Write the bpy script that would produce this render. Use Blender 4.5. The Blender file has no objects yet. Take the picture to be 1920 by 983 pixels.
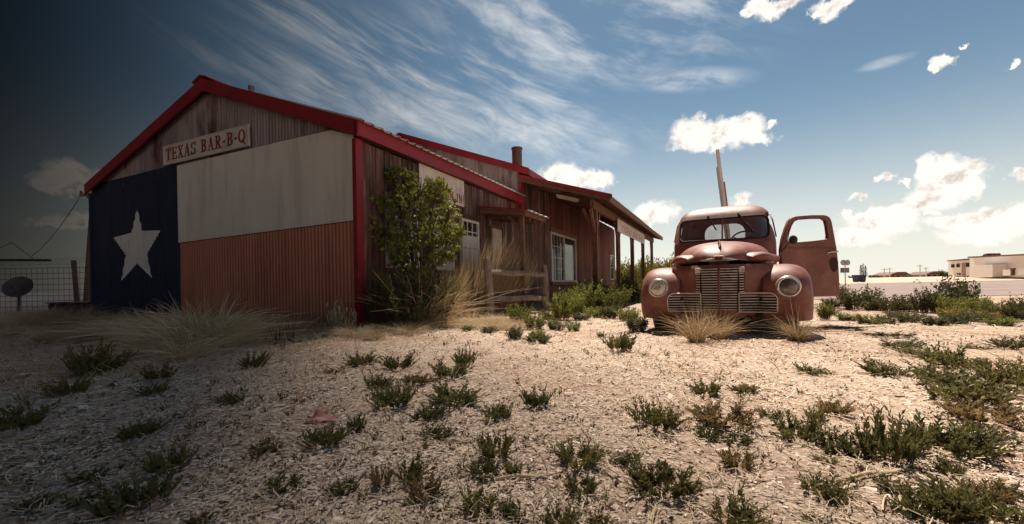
import bpy, bmesh, math, random
import numpy as np
from mathutils import Vector, Matrix, noise
from mathutils.bvhtree import BVHTree
R = math.radians
rnd = random.Random(7)
nrnd = np.random.default_rng(11)
scene = bpy.context.scene
col = scene.collection

# ---------------------------------------------------------------- camera
FPX, CXP, CYP, ROLL, CAMH = 800.0, 960.0, 535.0, R(1.0), 0.6
cam_data = bpy.data.cameras.new('camera')
cam_data.sensor_width = 36.0
cam_data.lens = 36.0 * FPX / 1920.0
cam_data.shift_y = (CYP - 491.5) / 1920.0
cam_data.clip_start, cam_data.clip_end = 0.05, 20000.0
cam = bpy.data.objects.new('camera', cam_data)
col.objects.link(cam)
cr, sr = math.cos(ROLL), math.sin(ROLL)
cam.matrix_world = Matrix(((cr, sr, 0, 0), (0, 0, -1, 0), (-sr, cr, 0, CAMH), (0, 0, 0, 1)))
scene.camera = cam

def ray(px, py):
    u, v = (px - CXP) / FPX, -(py - CYP) / FPX
    return Vector((u * cr + v * sr, 1.0, -u * sr + v * cr))
def at_y(px, py, Y):
    d = ray(px, py)
    return Vector((0, 0, CAMH)) + d * Y
def on_ground(px, py, z=0.0):
    d = ray(px, py)
    return Vector((0, 0, CAMH)) + d * ((z - CAMH) / min(d.z, -1e-3))
def azel(px, py):
    d = ray(px, py)
    return math.atan2(d.x, d.y), math.atan2(d.z, math.hypot(d.x, d.y))

# ---------------------------------------------------------------- sun and exposure
SUN_AZ, SUN_EL = R(13), R(62)
sun_vec = Vector((math.sin(SUN_AZ) * math.cos(SUN_EL), math.cos(SUN_AZ) * math.cos(SUN_EL), math.sin(SUN_EL)))
sd = bpy.data.lights.new('sun', 'SUN')
sd.energy, sd.angle, sd.color = 4.6, R(0.53), (1.0, 0.91, 0.78)
sun = bpy.data.objects.new('sun', sd)
col.objects.link(sun)
sun.rotation_euler = sun_vec.to_track_quat('Z', 'Y').to_euler()
vs = scene.view_settings
vs.view_transform, vs.look, vs.gamma, vs.use_curve_mapping = 'Standard', 'None', 1.0, False
vs.exposure = 0.95
scene.render.engine = 'CYCLES'
scene.cycles.use_denoising = True
scene.cycles.max_bounces = 6
scene.cycles.transparent_max_bounces = 12
scene.cycles.sample_clamp_indirect = 6.0

# ---------------------------------------------------------------- node helpers
class NT:
    def __init__(s, tree): s.t = tree; s.n = tree.nodes; s.l = tree.links
    def add(s, typ, **kw):
        nd = s.n.new(typ)
        for k, v in kw.items(): setattr(nd, k, v)
        return nd
    def put(s, sock, v):
        if hasattr(v, 'is_output') or isinstance(v, bpy.types.NodeSocket): s.l.new(v, sock)
        else: sock.default_value = v
    def math(s, op, a, b=0.0, c=0.0, clamp=False):
        nd = s.add('ShaderNodeMath', operation=op, use_clamp=clamp)
        for i, v in enumerate((a, b, c)): s.put(nd.inputs[i], v)
        return nd.outputs[0]
    def vmath(s, op, a, b=None, c=None):
        nd = s.add('ShaderNodeVectorMath', operation=op)
        s.put(nd.inputs[0], a)
        if b is not None: s.put(nd.inputs[1], b)
        if c is not None: s.put(nd.inputs[2], c)
        return nd.outputs['Value'] if op in ('LENGTH', 'DOT_PRODUCT') else nd.outputs[0]
    def smooth(s, v, a, b, lo=0.0, hi=1.0):
        nd = s.add('ShaderNodeMapRange', interpolation_type='SMOOTHSTEP')
        for i, x in enumerate((v, a, b, lo, hi)): s.put(nd.inputs[i], x)
        return nd.outputs[0]
    def noise(s, vec, scale, detail=4.0, rough=0.55, dist=0.0):
        nd = s.add('ShaderNodeTexNoise')
        if vec is not None: s.l.new(vec, nd.inputs['Vector'])
        nd.inputs['Scale'].default_value = scale
        nd.inputs['Detail'].default_value = detail
        nd.inputs['Roughness'].default_value = rough
        nd.inputs['Distortion'].default_value = dist
        return nd
    def mix(s, f, a, b, blend='MIX'):
        nd = s.add('ShaderNodeMix', data_type='RGBA', blend_type=blend)
        s.put(nd.inputs[0], f); s.put(nd.inputs[6], a); s.put(nd.inputs[7], b)
        return nd.outputs[2]
    def ramp(s, fac, stops):
        nd = s.add('ShaderNodeValToRGB')
        els = nd.color_ramp.elements
        while len(els) < len(stops): els.new(0.5)
        for e, (p, c) in zip(els, stops): e.position = p; e.color = (c[0], c[1], c[2], 1)
        s.put(nd.inputs[0], fac)
        return nd.outputs[0]
def rgba(c): return (c[0], c[1], c[2], 1.0)

# ---------------------------------------------------------------- world: sky and clouds, laid out by compass direction
world = bpy.data.worlds.new('World')
scene.world = world
world.use_nodes = True
wt = NT(world.node_tree)
wt.n.clear()
sky = wt.add('ShaderNodeTexSky', sky_type='NISHITA')
sky.sun_disc = False
sky.sun_elevation, sky.sun_rotation = SUN_EL, SUN_AZ
sky.air_density, sky.dust_density, sky.ozone_density, sky.altitude = 1.0, 0.6, 2.0, 1200
tc = wt.add('ShaderNodeTexCoord')
D = tc.outputs['Generated']
sep = wt.add('ShaderNodeSeparateXYZ'); wt.l.new(D, sep.inputs[0])
AZ = wt.math('ARCTAN2', sep.outputs[0], sep.outputs[1])
EL = wt.math('ARCSINE', sep.outputs[2])
cmb = wt.add('ShaderNodeCombineXYZ'); wt.l.new(AZ, cmb.inputs[0]); wt.l.new(EL, cmb.inputs[1])
P = cmb.outputs[0]

# cumulus: each puff is (photo x, photo y, half width, half height), turned into azimuth and elevation
PUFFS = [
 (1300,252,38,26),(1350,250,45,24),(1395,248,42,26),(1335,262,70,16),(1290,266,34,12),(1425,258,32,13),(1374,238,22,16),(1312,240,24,16),
 (1451,230,9,7),(1050,332,36,24),(1085,335,40,20),(1120,336,26,16),(1070,346,50,12),
 (1425,14,24,14),(1452,18,34,16),(1402,26,12,8),(1555,10,34,16),(1585,2,20,10),(1528,26,10,6),
 (1774,113,24,14),(1762,124,12,8),(1820,78,14,5),(1912,116,14,8),
 (1746,318,26,24),(1775,320,48,26),(1812,330,30,26),(1780,345,62,30),(1755,365,54,26),(1820,352,32,18),(1722,380,40,18),(1700,392,50,14),
 (1640,405,60,14),(1660,425,70,20),(1620,440,60,20),(1800,415,60,14),(1850,405,60,16),(1880,420,60,18),(1905,395,30,14),(1840,440,70,16),
 (1655,336,14,7),(1690,341,10,5),(1605,372,18,5),(1908,332,20,9),(1756,398,18,6),(1590,402,14,8),
 (1230,398,36,18),(1205,410,30,16),(1385,370,20,12),(1378,380,14,8),
 (118,330,38,24),(140,325,34,22),(90,345,30,18),(150,350,34,16),(120,360,44,12),
 (130,415,42,11),(90,422,42,6),(150,408,26,10),
 (540,-900,300,120),(1500,-700,260,90),
]
def cloud_group():
    g = bpy.data.node_groups.new('cumulus_field', 'ShaderNodeTree')
    g.interface.new_socket('Vector', in_out='INPUT', socket_type='NodeSocketVector')
    g.interface.new_socket('Dist', in_out='OUTPUT', socket_type='NodeSocketFloat')
    t = NT(g)
    gi, go = t.add('NodeGroupInput'), t.add('NodeGroupOutput')
    cur = None
    for (px, py, w, h) in PUFFS:
        a0, e0 = azel(px, py)
        a1, _ = azel(px + w, py); a2, _ = azel(px - w, py)
        _, e1 = azel(px, py - h); _, e2 = azel(px, py + h)
        ra, re = abs(a1 - a2) / 2, abs(e1 - e2) / 2
        v = t.vmath('MULTIPLY_ADD', gi.outputs[0], (1 / ra, 1 / re, 0), (-a0 / ra, -e0 / re, 0))
        d = t.vmath('LENGTH', v)
        if cur is None: cur = d
        else:
            nd = t.add('ShaderNodeMath', operation='SMOOTH_MIN')
            t.l.new(cur, nd.inputs[0]); t.l.new(d, nd.inputs[1]); nd.inputs[2].default_value = 0.12
            cur = nd.outputs[0]
    t.l.new(cur, go.inputs[0])
    return g
CG = cloud_group()
n1 = wt.noise(D, 26.0, 6.0, 0.62)
off = wt.vmath('SUBTRACT', n1.outputs['Color'], (0.5, 0.5, 0.5))
off = wt.vmath('MULTIPLY', off, (0.075, 0.06, 0.0))
PW = wt.vmath('ADD', P, off)
def field(vec):
    nd = wt.add('ShaderNodeGroup'); nd.node_tree = CG
    wt.l.new(vec, nd.inputs[0])
    return nd.outputs[0]
d1 = field(PW)
n3 = wt.noise(wt.vmath('ADD', D, (-0.004, 0.0, 0.020)), 26.0, 4.0, 0.62)
edge = wt.math('ADD', d1, wt.math('MULTIPLY', wt.math('SUBTRACT', n1.outputs[0], 0.5), 0.55))
mask = wt.smooth(edge, 1.38, 0.62)
lit = wt.smooth(wt.math('ADD', wt.math('SUBTRACT', n1.outputs[0], n3.outputs[0]), wt.math('MULTIPLY', d1, 0.10)), -0.20, 0.05)
ccol = wt.mix(lit, (0.37, 0.335, 0.31, 1), (0.60, 0.555, 0.505, 1))

# cirrus: stretched noise inside soft regions
def cirrus(regions, ang, sx, sy, lo, hi, seed):
    rot = wt.add('ShaderNodeVectorRotate', rotation_type='Z_AXIS')
    wt.l.new(P, rot.inputs['Vector']); rot.inputs['Angle'].default_value = ang
    warp = wt.noise(P, 3.0, 2.0, 0.5)
    q = wt.vmath('MULTIPLY_ADD', rot.outputs[0], (sx, sy, 1.0), (seed, seed * 1.7, seed))
    q = wt.vmath('ADD', q, wt.vmath('MULTIPLY', warp.outputs['Color'], (0.9, 1.5, 0.0)))
    nz = wt.noise(q, 1.0, 5.0, 0.66)
    m = wt.smooth(nz.outputs[0], lo, hi)
    reg = None
    for (px, py, w, h, th) in regions:
        a0, e0 = azel(px, py)
        a1, _ = azel(px + w, py); a2, _ = azel(px - w, py)
        _, e1 = azel(px, py - h); _, e2 = azel(px, py + h)
        ra, re = abs(a1 - a2) / 2, abs(e1 - e2) / 2
        r2 = wt.add('ShaderNodeVectorRotate', rotation_type='Z_AXIS')
        wt.l.new(P, r2.inputs['Vector']); r2.inputs['Center'].default_value = (a0, e0, 0); r2.inputs['Angle'].default_value = th
        v = wt.vmath('MULTIPLY_ADD', r2.outputs[0], (1 / ra, 1 / re, 0), (-a0 / ra, -e0 / re, 0))
        k = wt.smooth(wt.vmath('LENGTH', v), 1.15, 0.25)
        reg = k if reg is None else wt.math('MAXIMUM', reg, k)
    return wt.math('MULTIPLY', m, reg)
ci = cirrus([(660,85,460,70,R(17)),(900,140,300,60,R(14)),(700,200,380,70,R(10))], R(20), 3.2, 22.0, 0.42, 0.74, 3.1)
ci2 = cirrus([(1080,60,380,130,R(10)),(1200,30,300,80,0),(900,230,420,80,R(8))], R(22), 4.5, 15.0, 0.42, 0.80, 8.4)
ci3 = cirrus([(1290,150,130,26,R(8)),(1660,117,60,12,0)], R(12), 6.0, 18.0, 0.30, 0.66, 5.2)
cir = wt.math('MAXIMUM', wt.math('MULTIPLY', ci, 0.66), wt.math('MAXIMUM', wt.math('MULTIPLY', ci2, 0.75), wt.math('MULTIPLY', ci3, 0.55)))

skyc = wt.vmath('SCALE', sky.outputs[0]); skyc.node.inputs['Scale'].default_value = 0.0465
skyc = wt.vmath('MULTIPLY', skyc, (0.98, 1.06, 0.90))
hz = wt.smooth(EL, 0.52, -0.02)
hz = wt.math('MULTIPLY', wt.math('POWER', hz, 2.2), 0.88)
s0 = wt.mix(hz, skyc, (0.51, 0.485, 0.43, 1))
s1 = wt.mix(wt.math('MULTIPLY', cir, 0.8), s0, (0.58, 0.565, 0.54, 1))
s2 = wt.mix(mask, s1, ccol)
# left fade put into the sky colour, widened behind to dim the gable
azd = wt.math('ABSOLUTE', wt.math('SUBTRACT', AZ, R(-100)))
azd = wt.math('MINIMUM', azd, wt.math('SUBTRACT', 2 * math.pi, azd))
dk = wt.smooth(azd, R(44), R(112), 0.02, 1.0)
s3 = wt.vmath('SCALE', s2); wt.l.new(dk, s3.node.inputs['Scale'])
below = wt.smooth(EL, -0.02, -0.10)
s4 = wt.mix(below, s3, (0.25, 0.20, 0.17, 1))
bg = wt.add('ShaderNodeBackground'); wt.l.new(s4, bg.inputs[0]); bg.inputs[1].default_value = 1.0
wo = wt.add('ShaderNodeOutputWorld'); wt.l.new(bg.outputs[0], wo.inputs[0])
world.cycles.sampling_method = 'MANUAL'
world.cycles.sample_map_resolution = 512

# ---------------------------------------------------------------- object helpers
def tag(o, label=None, cat=None, group=None, kind=None):
    if label: o['label'] = label
    if cat: o['category'] = cat
    if group: o['group'] = group
    if kind: o['kind'] = kind
    return o
def link(name, me, mat=None, parent=None, loc=None):
    o = bpy.data.objects.new(name, me)
    col.objects.link(o)
    if mat is not None and not me.materials: me.materials.append(mat)
    if parent is not None: o.parent = parent
    if loc is not None: o.location = loc
    return o
def thing(name, label, cat, loc=(0, 0, 0), rotz=0.0, group=None):
    o = bpy.data.objects.new(name, None)
    col.objects.link(o)
    o.empty_display_size = 0.1
    o.location = loc; o.rotation_euler = (0, 0, rotz)
    return tag(o, label, cat, group)
def copy_tree(o, parent=None):
    c = o.copy(); col.objects.link(c); c.parent = parent
    for ch in list(o.children): copy_tree(ch, c)
    return c
class MB:
    def __init__(s): s.v = []; s.f = []
    def add(s, vs, fs):
        n = len(s.v); s.v += [tuple(v) for v in vs]; s.f += [tuple(i + n for i in f) for f in fs]
        return s
    def box(s, c, d, m=None):
        hx, hy, hz = d[0] / 2, d[1] / 2, d[2] / 2
        vs = [Vector((x, y, z)) for z in (-hz, hz) for x, y in ((-hx, -hy), (hx, -hy), (hx, hy), (-hx, hy))]
        if m is not None: vs = [m @ v for v in vs]
        c = Vector(c)
        return s.add([v + c for v in vs], [(3, 2, 1, 0), (4, 5, 6, 7), (0, 1, 5, 4), (1, 2, 6, 5), (2, 3, 7, 6), (3, 0, 4, 7)])
    def span(s, a, b):
        return s.box([(a[i] + b[i]) / 2 for i in range(3)], [abs(b[i] - a[i]) for i in range(3)])
    def bar(s, a, b, w, h, up=(0, 0, 1)):
        a, b = Vector(a), Vector(b); d = b - a; L = d.length; d.normalize()
        x = d.cross(Vector(up)); x = x.normalized() if x.length > 1e-6 else Vector((1, 0, 0)); z = x.cross(d)
        m = Matrix((x, d, z)).transposed()
        return s.box((a + b) / 2, (w, L, h), m)
    def tube(s, pts, rad, n=8, cap=True, closed=False):
        pts = [Vector(p) for p in pts]; k = len(pts)
        if not hasattr(rad, '__len__'): rad = [rad] * k
        vs, fs = [], []
        up = None
        for i, p in enumerate(pts):
            if closed: d = pts[(i + 1) % k] - pts[i - 1]
            else: d = pts[min(i + 1, k - 1)] - pts[max(i - 1, 0)]
            d.normalize()
            if up is None:
                up = Vector((0, 0, 1)) if abs(d.z) < 0.9 else Vector((0, 1, 0))
            x = d.cross(up)
            if x.length < 1e-5: x = d.cross(Vector((1, 0.1, 0)))
            x.normalize(); up = x.cross(d).normalized()
            for j in range(n):
                a = 2 * math.pi * j / n
                vs.append(p + (x * math.cos(a) + up * math.sin(a)) * rad[i])
        m = k if closed else k - 1
        for i in range(m):
            for j in range(n):
                i2 = (i + 1) % k
                fs.append((i * n + j, i * n + (j + 1) % n, i2 * n + (j + 1) % n, i2 * n + j))
        if cap and not closed:
            fs.append(tuple(reversed(range(n)))); fs.append(tuple((k - 1) * n + j for j in range(n)))
        return s.add(vs, fs)
    def grid(s, fn, nu, nv, wrap=False):
        vs = [fn(i / (nu - 1), j / (nv - 1)) for i in range(nu) for j in range(nv)]
        fs = [(i * nv + j, i * nv + j + 1, (i + 1) * nv + j + 1, (i + 1) * nv + j) for i in range(nu - 1) for j in range(nv - 1)]
        if wrap: fs += [(i * nv + nv - 1, i * nv, (i + 1) * nv, (i + 1) * nv + nv - 1) for i in range(nu - 1)]
        return s.add(vs, fs)
    def prism(s, poly, fn0, fn1):
        n = len(poly)
        vs = [fn0(*p) for p in poly] + [fn1(*p) for p in poly]
        fs = [tuple(range(n)), tuple(range(2 * n - 1, n - 1, -1))] + [(i, i + n, (i + 1) % n + n, (i + 1) % n) for i in range(n)]
        return s.add(vs, fs)
    def lathe(s, prof, c, axis=(0, 0, 1), n=24, cap=False):
        ax = Vector(axis).normalized()
        x = ax.orthogonal().normalized(); y = ax.cross(x); c = Vector(c)
        vs = [c + ax * h + (x * math.cos(2 * math.pi * j / n) + y * math.sin(2 * math.pi * j / n)) * r for (r, h) in prof for j in range(n)]
        fs = [(i * n + j, i * n + (j + 1) % n, (i + 1) * n + (j + 1) % n, (i + 1) * n + j) for i in range(len(prof) - 1) for j in range(n)]
        if cap: fs += [tuple(reversed(range(n))), tuple((len(prof) - 1) * n + j for j in range(n))]
        return s.add(vs, fs)
    def mesh(s, name='mesh', fix=True, smooth=None):
        me = bpy.data.meshes.new(name)
        me.from_pydata([tuple(v) for v in s.v], [], s.f)
        if fix:
            bm = bmesh.new(); bm.from_mesh(me)
            bmesh.ops.recalc_face_normals(bm, faces=bm.faces)
            bm.to_mesh(me); bm.free()
        if smooth is not None: shade(me, smooth)
        return me
    def build(s, name, mat, parent=None, smooth=None, fix=True, loc=None, bevel=0.0):
        me = s.mesh(name, fix)
        if bevel:
            bm = bmesh.new(); bm.from_mesh(me)
            bmesh.ops.bevel(bm, geom=[e for e in bm.edges if len(e.link_faces) == 2 and e.calc_face_angle(0) > 0.6], offset=bevel, segments=2, affect='EDGES', profile=0.5)
            bm.to_mesh(me); bm.free()
        if smooth is not None: shade(me, smooth)
        return link(name, me, mat, parent, loc)
def shade(me, ang=40):
    me.polygons.foreach_set('use_smooth', [True] * len(me.polygons))
    if ang and ang < 180: me.set_sharp_from_angle(angle=R(ang))
    me.update()
def np_mesh(name, V, Fq):
    """V (n,3), Fq (m,k) arrays -> mesh, fast"""
    me = bpy.data.meshes.new(name)
    V = np.asarray(V, np.float32); Fq = np.asarray(Fq, np.int32)
    m, k = Fq.shape
    me.vertices.add(len(V)); me.vertices.foreach_set('co', V.ravel())
    me.loops.add(m * k); me.loops.foreach_set('vertex_index', Fq.ravel())
    me.polygons.add(m); me.polygons.foreach_set('loop_start', np.arange(0, m * k, k, dtype=np.int32))
    me.polygons.foreach_set('loop_total', np.full(m, k, np.int32))
    me.update(calc_edges=True)
    return me

# ---------------------------------------------------------------- materials
def mat(name, c1, c2=None, rough=0.7, scale=6.0, stretch=(1, 1, 1), metal=0.0, bump=0.0, bscale=None, stain=None, stain_amt=0.5, stain_scale=1.5, stain_stretch=(1, 1, 1), rand=0.0, detail=6.0, spec=0.4, coat=0.0, translucent=0.0, coord='Object', lohi=(0.35, 0.65), attr=None):
    m = bpy.data.materials.new(name); m.use_nodes = True
    t = NT(m.node_tree); t.n.clear()
    out = t.add('ShaderNodeOutputMaterial'); b = t.add('ShaderNodeBsdfPrincipled')
    tcn = t.add('ShaderNodeTexCoord')
    if coord == 'World': vec = t.add('ShaderNodeNewGeometry').outputs['Position']
    else: vec = tcn.outputs[coord]
    c2 = c2 or c1
    v = t.vmath('MULTIPLY', vec, stretch)
    nz = t.noise(v, scale, detail, 0.6)
    c = t.mix(t.smooth(nz.outputs[0], lohi[0], lohi[1]), rgba(c1), rgba(c2))
    if attr:
        an = t.add('ShaderNodeAttribute', attribute_name=attr)
        c = t.mix(1.0, c, an.outputs['Color'], 'MULTIPLY')
    if stain:
        sv = t.vmath('MULTIPLY', vec, stain_stretch)
        sn = t.noise(sv, stain_scale, 8.0, 0.68)
        c = t.mix(t.math('MULTIPLY', t.smooth(sn.outputs[0], 0.48, 0.66), stain_amt), c, rgba(stain))
    if rand:
        oi = t.add('ShaderNodeObjectInfo')
        f = t.math('MULTIPLY_ADD', oi.outputs['Random'], 2 * rand, 1 - rand)
        c2n = t.vmath('SCALE', c); t.l.new(f, c2n.node.inputs['Scale']); c = c2n
    t.put(b.inputs['Base Color'], c)
    rn = t.math('MULTIPLY_ADD', nz.outputs[0], 0.25, rough - 0.125, clamp=True)
    t.l.new(rn, b.inputs['Roughness'])
    b.inputs['Metallic'].default_value = metal
    b.inputs['Specular IOR Level'].default_value = spec
    b.inputs['Coat Weight'].default_value = coat
    b.inputs['Coat Roughness'].default_value = 0.3
    if bump:
        bn = t.noise(v, bscale or scale * 3, 5.0, 0.6)
        bp = t.add('ShaderNodeBump'); bp.inputs['Strength'].default_value = bump; bp.inputs['Distance'].default_value = 0.02
        t.l.new(bn.outputs[0], bp.inputs['Height']); t.l.new(bp.outputs[0], b.inputs['Normal'])
    if translucent:
        tr = t.add('ShaderNodeBsdfTranslucent')
        t.put(tr.inputs['Color'], c)
        mx = t.add('ShaderNodeMixShader'); mx.inputs[0].default_value = translucent
        t.l.new(b.outputs[0], mx.inputs[1]); t.l.new(tr.outputs[0], mx.inputs[2])
        t.l.new(mx.outputs[0], out.inputs[0])
    else: t.l.new(b.outputs[0], out.inputs[0])
    return m
def glass_mat(name, tint=(0.5, 0.5, 0.5), dirt=0.25, dirt_col=(0.35, 0.3, 0.27), rough=0.06, refl=0.05):
    m = bpy.data.materials.new(name); m.use_nodes = True
    t = NT(m.node_tree); t.n.clear()
    out = t.add('ShaderNodeOutputMaterial')
    tr = t.add('ShaderNodeBsdfTransparent'); tr.inputs[0].default_value = rgba(tint)
    gl = t.add('ShaderNodeBsdfGlossy'); gl.inputs['Roughness'].default_value = rough
    lw = t.add('ShaderNodeLayerWeight'); lw.inputs[0].default_value = 0.25
    mx = t.add('ShaderNodeMixShader'); t.l.new(t.math('MULTIPLY_ADD', lw.outputs['Fresnel'], 0.8, refl), mx.inputs[0])
    t.l.new(tr.outputs[0], mx.inputs[1]); t.l.new(gl.outputs[0], mx.inputs[2])
    df = t.add('ShaderNodeBsdfDiffuse'); df.inputs[0].default_value = rgba(dirt_col)
    tcn = t.add('ShaderNodeTexCoord'); nz = t.noise(tcn.outputs['Object'], 7.0, 8.0, 0.65)
    m2 = t.add('ShaderNodeMixShader'); t.l.new(t.smooth(nz.outputs[0], 0.35, 0.8, dirt * 0.3, dirt), m2.inputs[0])
    t.l.new(mx.outputs[0], m2.inputs[1]); t.l.new(df.outputs[0], m2.inputs[2])
    t.l.new(m2.outputs[0], out.inputs[0])
    return m
VS = (6, 6, 0.5)
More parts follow.
